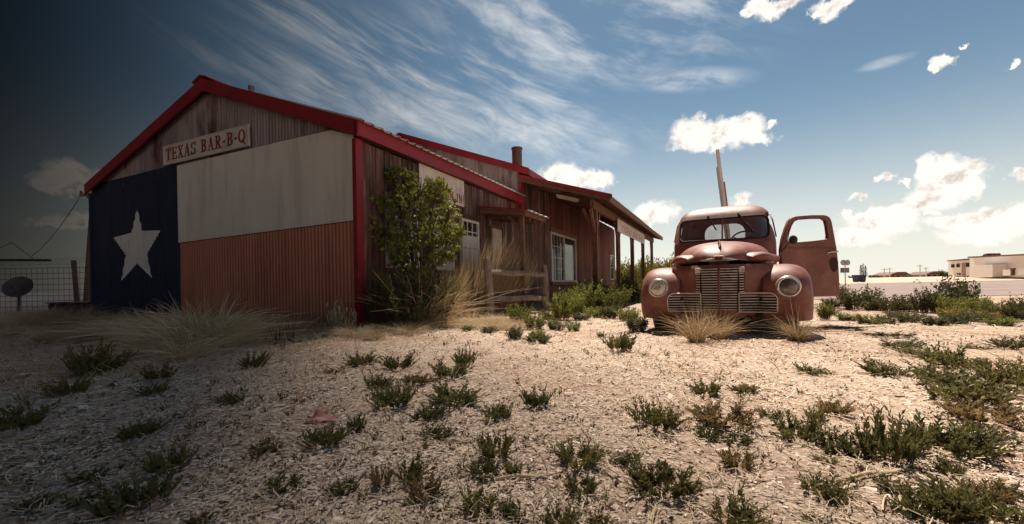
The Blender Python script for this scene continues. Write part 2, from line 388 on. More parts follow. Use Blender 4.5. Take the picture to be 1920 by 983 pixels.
M = dict(
 red_trim=mat('red_trim', (0.23, 0.012, 0.020), (0.29, 0.018, 0.026), 0.55, 3, bump=0.05, stain=(0.16, 0.02, 0.022), stain_amt=0.5, stain_scale=2.5),
 roof_metal=mat('roof_metal', (0.55, 0.50, 0.46), (0.66, 0.62, 0.58), 0.45, 3, metal=0.3, stain=(0.25, 0.12, 0.07), stain_amt=0.5),
 roof_red=mat('roof_red', (0.33, 0.03, 0.03), (0.40, 0.05, 0.045), 0.45, 3, stain=(0.18, 0.05, 0.04)),
 rusty_sheet=mat('rusty_sheet', (0.27, 0.20, 0.19), (0.36, 0.29, 0.28), 0.55, 2, VS, metal=0.25, stain=(0.10, 0.022, 0.014), stain_amt=0.9, stain_scale=1.0, stain_stretch=(1.6, 1.6, 0.5), rand=0.18),
 blue_sheet=mat('blue_sheet', (0.006, 0.011, 0.030), (0.009, 0.016, 0.040), 0.5, 3, VS, stain=(0.03, 0.03, 0.05), stain_amt=0.5, stain_stretch=(4, 4, 0.6)),
 white_sheet=mat('white_sheet', (0.70, 0.62, 0.54), (0.77, 0.69, 0.61), 0.55, 1.2, (1, 1, 0.6), stain=(0.42, 0.34, 0.27), stain_amt=0.35, stain_stretch=(3, 3, 0.4), rand=0.03),
 brown_sheet=mat('brown_sheet', (0.42, 0.145, 0.085), (0.48, 0.18, 0.11), 0.55, 1.5, (2, 2, 0.5), stain=(0.26, 0.10, 0.075), stain_amt=0.5, stain_stretch=(3, 3, 0.4), rand=0.05),
 star_white=mat('star_white', (0.55, 0.50, 0.46), (0.64, 0.59, 0.54), 0.6, 3, VS, stain=(0.42, 0.38, 0.35), stain_amt=0.25),
 sign_white=mat('sign_white', (0.58, 0.50, 0.44), (0.68, 0.60, 0.53), 0.6, 3, stain=(0.35, 0.22, 0.17), stain_amt=0.5, stain_scale=2.5),
 letter_red=mat('letter_red', (0.20, 0.025, 0.028), (0.28, 0.035, 0.035), 0.6, 5),
 wood=mat('wood', (0.052, 0.021, 0.016), (0.135, 0.058, 0.043), 0.8, 4.0, (5, 5, 0.35), bump=0.35, bscale=14, stain=(0.29, 0.20, 0.165), stain_amt=0.6, stain_scale=2.4, stain_stretch=(5, 5, 0.5), rand=0.5, coord='World'),
 wood_red=mat('wood_red', (0.14, 0.036, 0.016), (0.25, 0.075, 0.032), 0.8, 4.0, (5, 5, 0.35), bump=0.35, bscale=14, stain=(0.045, 0.02, 0.014), stain_amt=0.6, stain_scale=2.0, stain_stretch=(4, 4, 0.35), rand=0.38, coord='World'),
 beam=mat('beam', (0.12, 0.055, 0.032), (0.20, 0.10, 0.06), 0.8, 5, (3, 3, 1), bump=0.3, bscale=12, rand=0.15),
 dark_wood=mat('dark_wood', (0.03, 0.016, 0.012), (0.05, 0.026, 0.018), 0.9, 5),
 grey_wood=mat('grey_wood', (0.20, 0.14, 0.105), (0.36, 0.275, 0.215), 0.85, 4, (6, 1.2, 1.2), bump=0.5, bscale=14, stain=(0.09, 0.06, 0.05), stain_amt=0.6, rand=0.1),
 win_white=mat('win_white', (0.56, 0.50, 0.46), (0.66, 0.60, 0.55), 0.6, 5, stain=(0.30, 0.22, 0.18), stain_amt=0.4),
 win_board=mat('win_board', (0.46, 0.40, 0.37), (0.58, 0.52, 0.48), 0.7, 2, (1, 1, 1), stain=(0.26, 0.2, 0.18), stain_amt=0.4, rand=0.06),
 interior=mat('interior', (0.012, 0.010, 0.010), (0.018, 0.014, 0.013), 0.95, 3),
 pane=glass_mat('pane', (0.55, 0.55, 0.55), 0.15, (0.3, 0.27, 0.25)),
 pipe=mat('pipe', (0.10, 0.075, 0.065), (0.18, 0.13, 0.11), 0.6, 5, metal=0.4, stain=(0.12, 0.05, 0.03)),
 tin=mat('tin', (0.42, 0.38, 0.34), (0.55, 0.50, 0.46), 0.5, 5, metal=0.4),
 fixture=mat('fixture', (0.50, 0.38, 0.27), (0.62, 0.50, 0.38), 0.6, 5, stain=(0.25, 0.13, 0.08)),
 truck_dark=mat('truck_dark', (0.020, 0.012, 0.010), (0.035, 0.020, 0.016), 0.8, 5),
 chrome=mat('chrome', (0.62, 0.54, 0.48), (0.74, 0.67, 0.61), 0.28, 6, metal=0.75, stain=(0.30, 0.15, 0.09), stain_amt=0.5, stain_scale=9),
 bar_metal=mat('bar_metal', (0.70, 0.60, 0.53), (0.80, 0.71, 0.64), 0.40, 8, metal=0.12, stain=(0.28, 0.12, 0.08), stain_amt=0.6, stain_scale=11),
 rubber=mat('rubber', (0.016, 0.014, 0.013), (0.026, 0.022, 0.02), 0.8, 8),
 tyre=mat('tyre_rubber', (0.018, 0.016, 0.015), (0.035, 0.03, 0.027), 0.85, 8, stain=(0.10, 0.075, 0.06), stain_amt=0.4),
 windshield=glass_mat('windshield_glass', (0.66, 0.63, 0.63), 0.36, (0.40, 0.34, 0.33), refl=0.14),
 badge=mat('badge_red', (0.14, 0.012, 0.014), (0.20, 0.02, 0.02), 0.4, 9),
 lens_pale=mat('lens_pale', (0.52, 0.47, 0.42), (0.72, 0.68, 0.62), 0.22, 22, stain=(0.20, 0.14, 0.11), stain_amt=0.6, stain_scale=16, spec=0.7, coat=0.6),
 lens_dark=mat('lens_dark', (0.075, 0.042, 0.036), (0.20, 0.14, 0.12), 0.22, 7, spec=0.7, coat=0.8),
 seat=mat('seat_vinyl', (0.06, 0.035, 0.028), (0.09, 0.05, 0.04), 0.7, 5),
 asphalt=mat('asphalt', (0.20, 0.145, 0.125), (0.27, 0.20, 0.175), 0.9, 0.6, (1, 1, 1), stain=(0.13, 0.09, 0.08), stain_amt=0.5, stain_scale=0.8, stain_stretch=(0.15, 1, 1)),
 far_white=mat('far_white', (0.82, 0.78, 0.74), (0.86, 0.82, 0.78), 0.7, 0.4),
 far_roof=mat('far_roof', (0.12, 0.055, 0.045), (0.17, 0.08, 0.065), 0.7, 2),
 far_wall=mat('far_wall', (0.36, 0.22, 0.17), (0.42, 0.28, 0.22), 0.8, 1),
 far_blue=mat('far_blue', (0.012, 0.018, 0.07), (0.02, 0.028, 0.10), 0.6, 2),
 pole=mat('pole_wood', (0.10, 0.052, 0.038), (0.16, 0.09, 0.065), 0.85, 6, (4, 4, 0.5), bump=0.3),
 wire=mat('wire', (0.03, 0.026, 0.024), None, 0.6, 5),
 dish=mat('dish', (0.06, 0.035, 0.03), (0.09, 0.05, 0.042), 0.6, 5),
 curtain=mat('curtain', (0.66, 0.61, 0.58), (0.74, 0.69, 0.66), 0.9, 3, (8, 8, 0.4)),
 signpost=mat('signpost', (0.60, 0.56, 0.52), (0.70, 0.66, 0.62), 0.6, 4, stain=(0.4, 0.3, 0.25)),
 sign_blue=mat('sign_blue', (0.10, 0.16, 0.24), (0.16, 0.22, 0.30), 0.6, 4),
 sign_red=mat('sign_red', (0.34, 0.09, 0.10), (0.42, 0.14, 0.13), 0.6, 4),
 road_sign=mat('road_sign', (0.50, 0.48, 0.44), (0.58, 0.56, 0.52), 0.5, 4),
 leaf_weed=mat('leaf_weed', (0.105, 0.095, 0.028), (0.20, 0.168, 0.055), 0.6, 9, translucent=0.42, rand=0.25),
 stem_weed=mat('stem_weed', (0.13, 0.075, 0.04), (0.19, 0.12, 0.065), 0.8, 9),
 leaf_green=mat('leaf_green', (0.105, 0.120, 0.022), (0.20, 0.195, 0.042), 0.6, 5, translucent=0.42, rand=0.25),
 leaf_yellow=mat('leaf_yellow', (0.19, 0.155, 0.022), (0.30, 0.23, 0.035), 0.6, 5, translucent=0.3, rand=0.2),
 leaf_dark=mat('leaf_dark', (0.070, 0.072, 0.022), (0.125, 0.112, 0.040), 0.6, 5, translucent=0.38, rand=0.25),
 leaf_shrub=mat('leaf_shrub', (0.15, 0.16, 0.026), (0.27, 0.265, 0.05), 0.5, 6, translucent=0.4),
 bark=mat('bark', (0.07, 0.042, 0.03), (0.12, 0.075, 0.055), 0.9, 9),
 straw=mat('straw', (0.40, 0.275, 0.155), (0.54, 0.40, 0.24), 0.75, 3, translucent=0.25, rand=0.15),
 straw_pale=mat('straw_pale', (0.48, 0.355, 0.21), (0.62, 0.49, 0.32), 0.75, 3, translucent=0.2),
 red_weed=mat('red_weed', (0.10, 0.035, 0.022), (0.16, 0.06, 0.035), 0.8, 6, rand=0.2),
 bag=mat('bag', (0.46, 0.19, 0.15), (0.56, 0.27, 0.22), 0.45, 5, translucent=0.3),
)

def truck_paint():
    m = bpy.data.materials.new('truck_paint'); m.use_nodes = True
    t = NT(m.node_tree); b = t.n['Principled BSDF']
    vec = t.add('ShaderNodeTexCoord').outputs['Object']
    big = t.noise(vec, 1.9, 6, 0.62); mid = t.noise(vec, 7.0, 8, 0.68); fine = t.noise(vec, 46.0, 6, 0.7)
    drip = t.noise(t.vmath('MULTIPLY', vec, (14, 14, 1.6)), 1.0, 6, 0.65)
    c = t.mix(t.smooth(big.outputs[0], 0.36, 0.64), (0.200, 0.066, 0.049, 1), (0.285, 0.112, 0.085, 1))
    c = t.mix(t.math('MULTIPLY', t.smooth(mid.outputs[0], 0.50, 0.68), 0.62), c, (0.36, 0.170, 0.130, 1))
    c = t.mix(t.math('MULTIPLY', t.smooth(mid.outputs[0], 0.44, 0.32), 0.60), c, (0.095, 0.026, 0.018, 1))
    c = t.mix(t.math('MULTIPLY', t.smooth(drip.outputs[0], 0.55, 0.72), 0.40), c, (0.20, 0.075, 0.042, 1))
    c = t.mix(t.math('MULTIPLY', t.smooth(fine.outputs[0], 0.60, 0.74), 0.55), c, (0.09, 0.030, 0.018, 1))
    t.l.new(c, b.inputs['Base Color'])
    t.l.new(t.math('MULTIPLY_ADD', mid.outputs[0], 0.42, 0.32, clamp=True), b.inputs['Roughness'])
    b.inputs['Specular IOR Level'].default_value = 0.38
    bp = t.add('ShaderNodeBump'); bp.inputs['Strength'].default_value = 0.18; bp.inputs['Distance'].default_value = 0.02
    t.l.new(t.math('ADD', t.math('MULTIPLY', fine.outputs[0], 0.25), t.math('MULTIPLY', big.outputs[0], 1.6)), bp.inputs['Height']); t.l.new(bp.outputs[0], b.inputs['Normal'])
    return m
M['truck'] = truck_paint()
M['leaf_weed_dry'] = mat('leaf_weed_dry', (0.17, 0.115, 0.045), (0.26, 0.18, 0.075), 0.7, 9, translucent=0.35, rand=0.2)
M['leaf_weed_deep'] = mat('leaf_weed_deep', (0.082, 0.080, 0.025), (0.150, 0.136, 0.046), 0.6, 9, translucent=0.38, rand=0.25)
# ================================================================ ground, road
def gz(x, y):
    z = 0.018 * noise.noise((x * 0.8, y * 0.8, 1.7)) + 0.010 * noise.noise((x * 2.3, y * 2.3, 4.1))
    r = math.hypot(x, y)
    z *= max(0.0, min(1.0, (14 - r) / 8)) if r > 6 else 1.0
    t = min(1.0, max(0.0, (y - 45) / 40))
    return z + 0.85 * t * t * (3 - 2 * t)
def ground_mat():
    m = bpy.data.materials.new('gravel_ground'); m.use_nodes = True
    t = NT(m.node_tree); b = t.n['Principled BSDF']
    pos = t.add('ShaderNodeNewGeometry').outputs['Position']
    big = t.noise(pos, 0.55, 5, 0.6); mid = t.noise(pos, 3.5, 6, 0.65)
    st = t.vmath('MULTIPLY', pos, (9.0, 26.0, 9.0))
    fine = t.noise(st, 2.2, 7, 0.72, 0.8)
    vor = t.add('ShaderNodeTexVoronoi'); t.l.new(pos, vor.inputs['Vector']); vor.inputs['Scale'].default_value = 55.0; vor.inputs['Randomness'].default_value = 1.0
    c = t.mix(t.smooth(big.outputs[0], 0.38, 0.66), (0.58, 0.455, 0.36, 1), (0.49, 0.345, 0.25, 1))
    c = t.mix(t.math('MULTIPLY', t.smooth(mid.outputs[0], 0.48, 0.70), 0.65), c, (0.32, 0.185, 0.11, 1))
    soil = t.noise(pos, 1.15, 5, 0.62)
    c = t.mix(t.math('MULTIPLY', t.smooth(soil.outputs[0], 0.54, 0.68), 0.7), c, (0.30, 0.175, 0.11, 1))
    c = t.mix(t.math('MULTIPLY', t.smooth(fine.outputs[0], 0.50, 0.36), 0.62), c, (0.17, 0.085, 0.055, 1))
    c = t.mix(t.math('MULTIPLY', t.smooth(fine.outputs[0], 0.56, 0.72), 0.7), c, (0.66, 0.56, 0.47, 1))
    c = t.mix(t.math('MULTIPLY', t.smooth(vor.outputs['Distance'], 0.30, 0.62), 0.45), c, (0.15, 0.085, 0.06, 1))
    far = t.vmath('LENGTH', pos)
    fc = t.noise(t.vmath('MULTIPLY', pos, (0.02, 0.12, 1.0)), 1.0, 4, 0.6)
    farc = t.mix(t.smooth(fc.outputs[0], 0.4, 0.62), (0.49, 0.35, 0.265, 1), (0.56, 0.435, 0.35, 1))
    c = t.mix(t.smooth(far, 14.0, 45.0), c, farc)
    t.l.new(c, b.inputs['Base Color']); b.inputs['Roughness'].default_value = 0.95; b.inputs['Specular IOR Level'].default_value = 0.15
    bp = t.add('ShaderNodeBump'); bp.inputs['Strength'].default_value = 0.8; bp.inputs['Distance'].default_value = 0.012
    h = t.math('ADD', t.math('MULTIPLY', fine.outputs[0], 1.0), t.math('MULTIPLY', vor.outputs['Distance'], -0.9))
    t.l.new(h, bp.inputs['Height']); t.l.new(bp.outputs[0], b.inputs['Normal'])
    return m
xs = np.sinh(np.linspace(-8.3, 8.3, 230)) * 1.2 + 0.6
ys = np.sinh(np.linspace(-8.3, 8.3, 230)) * 1.2 + 2.5
GV = np.array([(x, y, gz(x, y)) for x in xs for y in ys])
n_ = len(ys)
ii = np.arange(len(xs) - 1)[:, None] * n_ + np.arange(n_ - 1)[None, :]
ii = ii.ravel()
GF = np.stack([ii, ii + n_, ii + n_ + 1, ii + 1], 1)
gme = np_mesh('ground', GV, GF); shade(gme, 180)
M['ground'] = ground_mat()
tag(link('ground', gme, M['ground']), kind='structure')
# road: a broad worn asphalt apron beyond the weeds on the right
rb = MB()
def road_pt(u, v):
    x = 6 + (u ** 1.6) * 400
    y = 12.5 + v * 36 + 0.10 * (x - 6)
    return (x, y, gz(x, y) + 0.012)
rb.grid(road_pt, 60, 40)
tag(rb.build('road', M['asphalt'], smooth=180, fix=False), kind='structure')
rm = MB()
rm.grid(lambda u, v: (road_pt(u, 0.60)[0], road_pt(u, 0.60)[1] + v * 0.14, road_pt(u, 0.60)[2] + 0.006), 60, 2)
tag(rm.build('road_line', M['far_white'], fix=False), kind='structure')

# ================================================================ the barn
A_B = R(-24.83)
barn = thing('barbecue_barn', 'long gabled barbecue barn painted with a lone-star flag, red trim and board siding', 'building', (-2.3, 6.4, 0), A_B)
bmat = Matrix.Translation((-2.3, 6.4, 0)) @ Matrix.Rotation(A_B, 4, 'Z')
def B(x, y, z): return bmat @ Vector((x, y, z))
PITCH, AMP = 0.076, 0.0085
def corr(x): return AMP * math.sin(2 * math.pi * x / PITCH)
def corr_sheet(x0, x1, zb, zt, y0, name, mtl, parent=barn, step=PITCH / 6):
    n = max(2, int(round((x1 - x0) / step)) + 1)
    m = MB()
    vs = []
    for i in range(n):
        x = x0 + (x1 - x0) * i / (n - 1)
        y = y0 + corr(x)
        vs += [(x, y, zb(x)), (x, y, zt(x))]
    m.add(vs, [(2 * i, 2 * i + 2, 2 * i + 3, 2 * i + 1) for i in range(n - 1)])
    return m.build(name, mtl, parent, smooth=180, fix=False)
XA, ZA = -3.52, 4.39          # ridge
XR, ZR, XL, ZL = 0.14, 2.99, -7.93, 2.98
def roof_z(x): return ZA + (ZR - ZA) * (x - XA) / (XR - XA) if x > XA else ZA + (ZL - ZA) * (x - XA) / (XL - XA)
BY = 6.0
# upper rusty sheets
x = -7.95
k = 0
while x < -0.02:
    x1 = min(x + 0.67, -0.02)
    corr_sheet(x, x1, lambda q: 2.86, lambda q: roof_z(q) - 0.03, 0.004 * (k % 2), 'corrugated_sheet', M['rusty_sheet'])
    x = x1; k += 1
for i in range(5):            # blue field
    a = -7.97 + i * 0.682
    corr_sheet(a, a + 0.682, lambda q: -0.05, lambda q: min(3.06 + 0.01 * (q + 6), roof_z(q) - 0.05), -0.024 - 0.003 * (i % 2), 'blue_sheet', M['blue_sheet'])
for i in range(6):            # brown red lower field
    a = -4.555 + i * 0.757
    corr_sheet(a, a + 0.757, lambda q: -0.05, lambda q: 1.60 + 0.016 * q, -0.024 - 0.003 * (i % 2), 'brown_red_sheet', M['brown_sheet'])
for i in range(5):            # smooth white field
    a, b_ = -4.555 + i * 0.909, -4.555 + (i + 1) * 0.909 - 0.004
    top = lambda q: min(3.03, roof_z(q) - 0.17)
    pts = [(a, 1.61 + 0.016 * a), (b_, 1.61 + 0.016 * b_), (b_, top(b_)), ((a + b_) / 2, top((a + b_) / 2)), (a, top(a))]
    MB().prism(pts, lambda px, pz: (px, -0.046 - 0.003 * (i % 2), pz), lambda px, pz: (px, -0.028, pz)).build('white_panel', M['white_sheet'], barn)
# the star, pressed onto the corrugation
sb = bmesh.new()
star = [(-6.04, 2.35), (-5.86, 1.86), (-5.19, 1.82), (-5.70, 1.37), (-5.53, 0.88), (-6.08, 1.19), (-6.72, 0.84), (-6.52, 1.39), (-7.01, 1.79), (-6.27, 1.85)]
fv = [sb.verts.new((a, 0, b_)) for a, b_ in star]
ctr = sb.verts.new((-6.1, 0, 1.58))
for i in range(10): sb.faces.new((ctr, fv[i], fv[(i + 1) % 10]))
sb.normal_update()
sx = -7.05
while sx < -5.15:
    bmesh.ops.bisect_plane(sb, geom=sb.verts[:] + sb.edges[:] + sb.faces[:], plane_co=(sx, 0, 0), plane_no=(1, 0, 0))
    sx += PITCH / 6
for v in sb.verts: v.co.y = -0.0335 + corr(v.co.x) + 0.0
bmesh.ops.recalc_face_normals(sb, faces=sb.faces)
sme = bpy.data.meshes.new('star'); sb.to_mesh(sme); sb.free()
link('painted_star', sme, M['star_white'], barn)
# structural core (dark, closed) so nothing shows through
core = MB()
core.prism([(-7.93, 0.0), (-0.06, 0.0), (-0.06, 2.86), (XA, ZA - 0.12), (-7.93, 2.86)], lambda a, c: (a, 0.03, c), lambda a, c: (a, BY, c))
core.build('wall_core', M['dark_wood'], barn)
core = MB()
core.prism([(-7.9, 0.0), (-0.06, 0.0), (-0.06, 3.66), (-4, 5.25), (-7.9, 3.6)], lambda a, c: (a, BY + 0.03, c), lambda a, c: (a, 19.15, c))
core.build('rear_wall_core', M['dark_wood'], barn)

# roofs: ribbed sheets, ribs run down the slope
def rib(y, p=0.2, h=0.028):
    f = (y / p) % 1.0
    return h * max(0.0, min(1.0, (0.17 - abs(f - 0.5)) / 0.07))
def ribbed_roof(P0, P1, y0, y1, name, mtl, tilt=0.0, p=0.2):
    m = MB(); ny = int((y1 - y0) / (p / 10)) + 1
    vs, fs = [], []
    d = Vector((P1[0] - P0[0], 0, P1[1] - P0[1])).normalized(); nrm = Vector((-d.z, 0, d.x))
    if nrm.z < 0: nrm = -nrm
    for j in range(ny):
        y = y0 + (y1 - y0) * j / (ny - 1)
        o = nrm * rib(y, p)
        dz = tilt * (y - y0)
        vs += [(P0[0] + o.x, y, P0[1] + o.z + dz), (P1[0] + o.x, y, P1[1] + o.z + dz), (P1[0] + o.x - nrm.x * .006, y, P1[1] + o.z + dz - nrm.z * .006), (P0[0] + o.x - nrm.x * .006, y, P0[1] + o.z + dz - nrm.z * .006)]
    for j in range(ny - 1):
        a, b_ = 4 * j, 4 * j + 4
        fs += [(a, b_, b_ + 1, a + 1), (a + 1, b_ + 1, b_ + 2, a + 2), (a + 2, b_ + 2, b_ + 3, a + 3)]
    m.add(vs, fs)
    return m.build(name, mtl, barn, fix=False)
ribbed_roof((XA, ZA + 0.03), (XR + 0.10, ZR + 0.035), -0.14, BY, 'roof', M['roof_metal'])
ribbed_roof((XA, ZA + 0.03), (XL - 0.06, ZL + 0.02), -0.14, BY, 'roof', M['roof_metal'])
ZRR = 3.70
ribbed_roof((-4.0, 5.40), (0.36, ZRR + 0.04), BY - 0.12, 19.3, 'rear_roof', M['roof_red'])
ribbed_roof((-4.0, 5.40), (-8.1, 3.70), BY - 0.12, 19.3, 'rear_roof', M['roof_red'])
PT = 0.0155
ribbed_roof((0.10, 3.60), (2.56, 2.80), BY - 0.10, 19.4, 'porch_roof', M['roof_metal'], PT)
def fascia(a, b_, y0, y1, h, name='rake_fascia', mtl=M['red_trim']):
    (xa, za), (xb, zb) = a, b_
    return MB().prism([(xa, za - h), (xb, zb - h), (xb, zb), (xa, za)], lambda p, q: (p, y0, q), lambda p, q: (p, y1, q)).build(name, mtl, barn)
fascia((XA, ZA + 0.065), (XR + 0.03, ZR + 0.05), -0.16, -0.125, 0.225)
fascia((XL - 0.02, ZL + 0.05), (XA, ZA + 0.065), -0.16, -0.125, 0.225)
fascia((XA, ZA + 0.020), (XR + 0.02, ZR + 0.0), -0.125, 0.03, 0.03, 'rake_soffit')
fascia((XL - 0.07, ZL + 0.0), (XA, ZA + 0.020), -0.125, 0.03, 0.03, 'rake_soffit')
MB().prism([(XA - 0.22, ZA - 0.005), (XA, ZA + 0.085), (XA + 0.22, ZA + 0.015), (XA + 0.22, ZA + 0.035), (XA, ZA + 0.108), (XA - 0.22, ZA + 0.02)], lambda p, q: (p, -0.2, q), lambda p, q: (p, BY, q)).build('ridge_cap', M['red_trim'], barn)
MB().span((XR - 0.02, -0.16, 2.83), (XR + 0.03, BY - 0.005, 3.045)).build('eave_fascia', M['red_trim'], barn)
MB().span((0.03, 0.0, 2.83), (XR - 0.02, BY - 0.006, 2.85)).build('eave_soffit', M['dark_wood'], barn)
MB().span((-0.03, -0.056, -0.05), (0.045, 0.085, 2.83)).build('corner_trim', M['red_trim'], barn)
MB().span((-8.03, -0.058, -0.05), (-7.95, 0.1, 2.84)).build('corner_trim', M['blue_sheet'], barn)
# rear gable above the front roof
x = -4.6; k = 0
while x < 0.04:
    x1 = min(x + 0.67, 0.04)
    corr_sheet(x, x1, lambda q: 3.0, lambda q: 5.36 - 0.3835 * (q + 4) if q > -4 else 5.36 + 0.41 * (q + 4), BY - 0.02 - 0.003 * (k % 2), 'corrugated_sheet', M['rusty_sheet'], step=PITCH / 4)
    x = x1; k += 1
fascia((-4.0, 5.46), (0.38, ZRR + 0.075), BY - 0.15, BY - 0.11, 0.20)
fascia((-8.1, 3.75), (-4.0, 5.46), BY - 0.15, BY - 0.11, 0.20)
MB().span((0.36, BY - 0.11, ZRR - 0.12), (0.39, 19.3, ZRR + 0.05)).build('eave_fascia', M['red_trim'], barn)
MB().span((0.012, BY - 0.028, 2.35), (0.10, BY + 0.16, 3.57)).build('corner_trim', M['red_trim'], barn)
MB().span((0.031, BY - 0.4, 2.80), (0.10, BY - 0.028, 3.02)).build('trim_block', M['red_trim'], barn)
# stove pipes
def stack(x, y, z0, z1, r):
    m = MB(); m.lathe([(r, z0), (r, z1), (r * 1.12, z1), (r * 1.12, z1 + 0.05), (r * 0.85, z1 + 0.05), (r * 0.85, z1 - 0.05)], (x, y, 0), n=20)
    o = m.build('stove_pipe', M['pipe'], barn, smooth=40)
    c = MB(); c.lathe([(r * 1.7, z0), (r * 1.15, z0 + 0.08)], (x, y, 0), n=20); c.build('flashing', M['tin'], o)
stack(-0.55, 7.2, 3.85, 4.78, 0.155)
stack(-3.12, 0.5, 4.1, 4.44, 0.05)

# ---- board siding with openings (y0, y1, z0, z1)
OPEN = [(0.60, 1.45, 0.92, 2.05), (1.98, 2.62, 0.92, 1.98), (2.94, 3.68, 0.92, 2.05), (4.28, 4.92, -0.1, 2.03), (8.53, 11.45, 0.69, 2.36), (17.85, 18.85, 0.80, 2.13)]
unit = MB().span((-0.5, -0.5, 0), (0.5, 0.5, 1)).mesh('plank')
unit2 = unit.copy()
def planks(y0, y1, ztop, mtl, me, zbot=-0.06):
    if not me.materials: me.materials.append(mtl)
    y = y0
    while y < y1 - 0.03:
        w = min(rnd.choice((0.135, 0.15, 0.165, 0.19)), y1 - y)
        segs = [(zbot, ztop + rnd.uniform(-0.02, 0.0))]
        for (a, b_, c, d) in OPEN:
            if y + w > a and y < b_:
                new = []
                for (s0, s1) in segs:
                    if c > s0 + 0.03: new.append((s0, min(s1, c)))
                    if d < s1 - 0.03: new.append((max(s0, d), s1))
                segs = new
        th = rnd.uniform(0.018, 0.030)
        for s0, s1 in segs:
            o = link('plank', me, None, barn)
            o.location = (-0.02 + th / 2, y + w / 2, s0)
            o.scale = (th + 0.03, w - rnd.uniform(0.004, 0.010), s1 - s0)
            o.rotation_euler = (rnd.uniform(-0.003, 0.003), 0, 0)
        y += w
planks(0.085, BY - 0.03, 2.83, M['wood'], unit)
planks(BY + 0.17, 8.5, 3.56, M['wood'], unit)
planks(8.5, 19.15, 3.58, M['wood_red'], unit2)
MB().span((-7.9, 19.15, 0), (0.02, 19.19, 3.4)).build('back_wall', M['wood_red'], barn)
# ---- windows and door
def window(y0, y1, z0, z1, panes, boards, white=True):
    fw, xo = 0.055, 0.035
    fm = M['win_white'] if white else M['beam']
    f = MB()
    f.span((-0.04, y0, z0), (xo, y0 + fw, z1)); f.span((-0.04, y1 - fw, z0), (xo, y1, z1))
    f.span((-0.04, y0 + fw, z1 - fw), (xo - 0.002, y1 - fw, z1)); f.span((-0.04, y0 + fw, z0), (xo - 0.002, y1 - fw, z0 + fw))
    w = f.build('window', fm, barn)
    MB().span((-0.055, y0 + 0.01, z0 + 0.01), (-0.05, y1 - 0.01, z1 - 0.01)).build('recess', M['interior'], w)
    MB().span((-0.012, y0 + fw, z0 + fw), (-0.008, y1 - fw, z1 - fw)).build('pane', M['pane'], w)
    a0, a1, b0, b1 = y0 + fw, y1 - fw, z0 + fw, z1 - fw
    for i in range(1, panes[0]):
        q = a0 + (a1 - a0) * i / panes[0]; MB().span((-0.006, q - 0.011, b0), (0.012, q + 0.011, b1)).build('muntin', fm, w)
    for j in range(1, panes[1]):
        q = b0 + (b1 - b0) * j / panes[1]; MB().span((-0.006, a0, q - 0.011), (0.0105, a1, q + 0.011)).build('muntin', fm, w)
    for (p0, p1, q0, q1) in boards:
        MB().span((0.014, p0, q0), (0.026, p1, q1)).build('board', M['win_board'], w)
    MB().span((-0.02, y0 - 0.04, z0 - 0.05), (0.07, y1 + 0.04, z0 - 0.004)).build('sill', M['beam'], w)
    MB().span((-0.02, y0 - 0.05, z1 + 0.004), (0.055, y1 + 0.05, z1 + 0.10)).build('head_trim', M['wood'], w)
    return w
window(0.60, 1.45, 0.92, 2.05, (2, 4), [(0.655, 1.02, 0.975, 1.62), (1.03, 1.395, 0.975, 1.58)])
window(1.98, 2.62, 0.92, 1.98, (2, 4), [(2.035, 2.565, 0.975, 1.50)])
window(2.94, 3.68, 0.92, 2.05, (3, 5), [(2.995, 3.625, 0.975, 1.42), (2.995, 3.625, 1.43, 1.70)])
# tall plain door panel beneath the small canopy
d = MB().span((-0.03, 4.31, 0.0), (0.012, 4.89, 2.0)).build('door', M['win_board'], barn)
MB().span((0.012, 4.40, 0.25), (0.020, 4.80, 0.95)).build('door_panel', M['win_board'], d)
MB().span((0.012, 4.40, 1.10), (0.020, 4.80, 1.85)).build('door_panel', M['win_board'], d)
MB().lathe([(0.0, 0.06), (0.028, 0.055), (0.03, 0.03), (0.012, 0.0)], (0.012, 4.84, 1.0), (1, 0, 0), 12).build('door_knob', M['chrome'], d, smooth=60)
fr = MB(); fr.span((-0.03, 4.24, 0), (0.045, 4.305, 2.06)); fr.span((-0.03, 4.895, 0), (0.045, 4.96, 2.06)); fr.span((-0.03, 4.305, 2.005), (0.043, 4.895, 2.06)); fr.build('door_frame', M['wood'], d)
# large sliding window under the porch, white drapes pushed aside behind it
wy0, wy1, wz0, wz1 = 8.53, 11.45, 0.69, 2.36
f = MB()
for (a, b_) in ((wy0, wy0 + .08), (wy1 - .08, wy1), (9.90, 10.0)): f.span((-0.05, a, wz0), (0.05, b_, wz1))
f.span((-0.05, wy0 + .08, wz1 - .07), (0.048, wy1 - .08, wz1)); f.span((-0.05, wy0 + .08, wz0), (0.048, wy1 - .08, wz0 + .06))
bw = f.build('sliding_window', M['win_board'], barn)
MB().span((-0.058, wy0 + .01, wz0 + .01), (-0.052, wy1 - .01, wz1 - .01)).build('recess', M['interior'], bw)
MB().span((-0.008, wy0 + .08, wz0 + .06), (-0.004, 9.90, wz1 - .07)).build('pane', M['pane'], bw)
MB().span((-0.008, 10.0, wz0 + .06), (-0.004, wy1 - .08, wz1 - .07)).build('pane', M['pane'], bw)
def drape(a, b_, top, shoulder):
    n = 14; m = MB()
    def fn(u, v):
        y = a + (b_ - a) * u
        tz = top - shoulder * (abs(u - 0.55) / 0.55) ** 3
        return (-0.03 + 0.010 * math.sin(u * 30), y, wz0 + .06 + (tz - wz0 - .06) * v)
    m.grid(fn, n * 2, 6); m.build('drape', M['curtain'], bw, smooth=180, fix=False)
drape(8.62, 9.12, 1.62, 0.15); drape(9.42, 9.90, 1.78, 0.55); drape(10.02, 11.0, 1.86, 0.45)
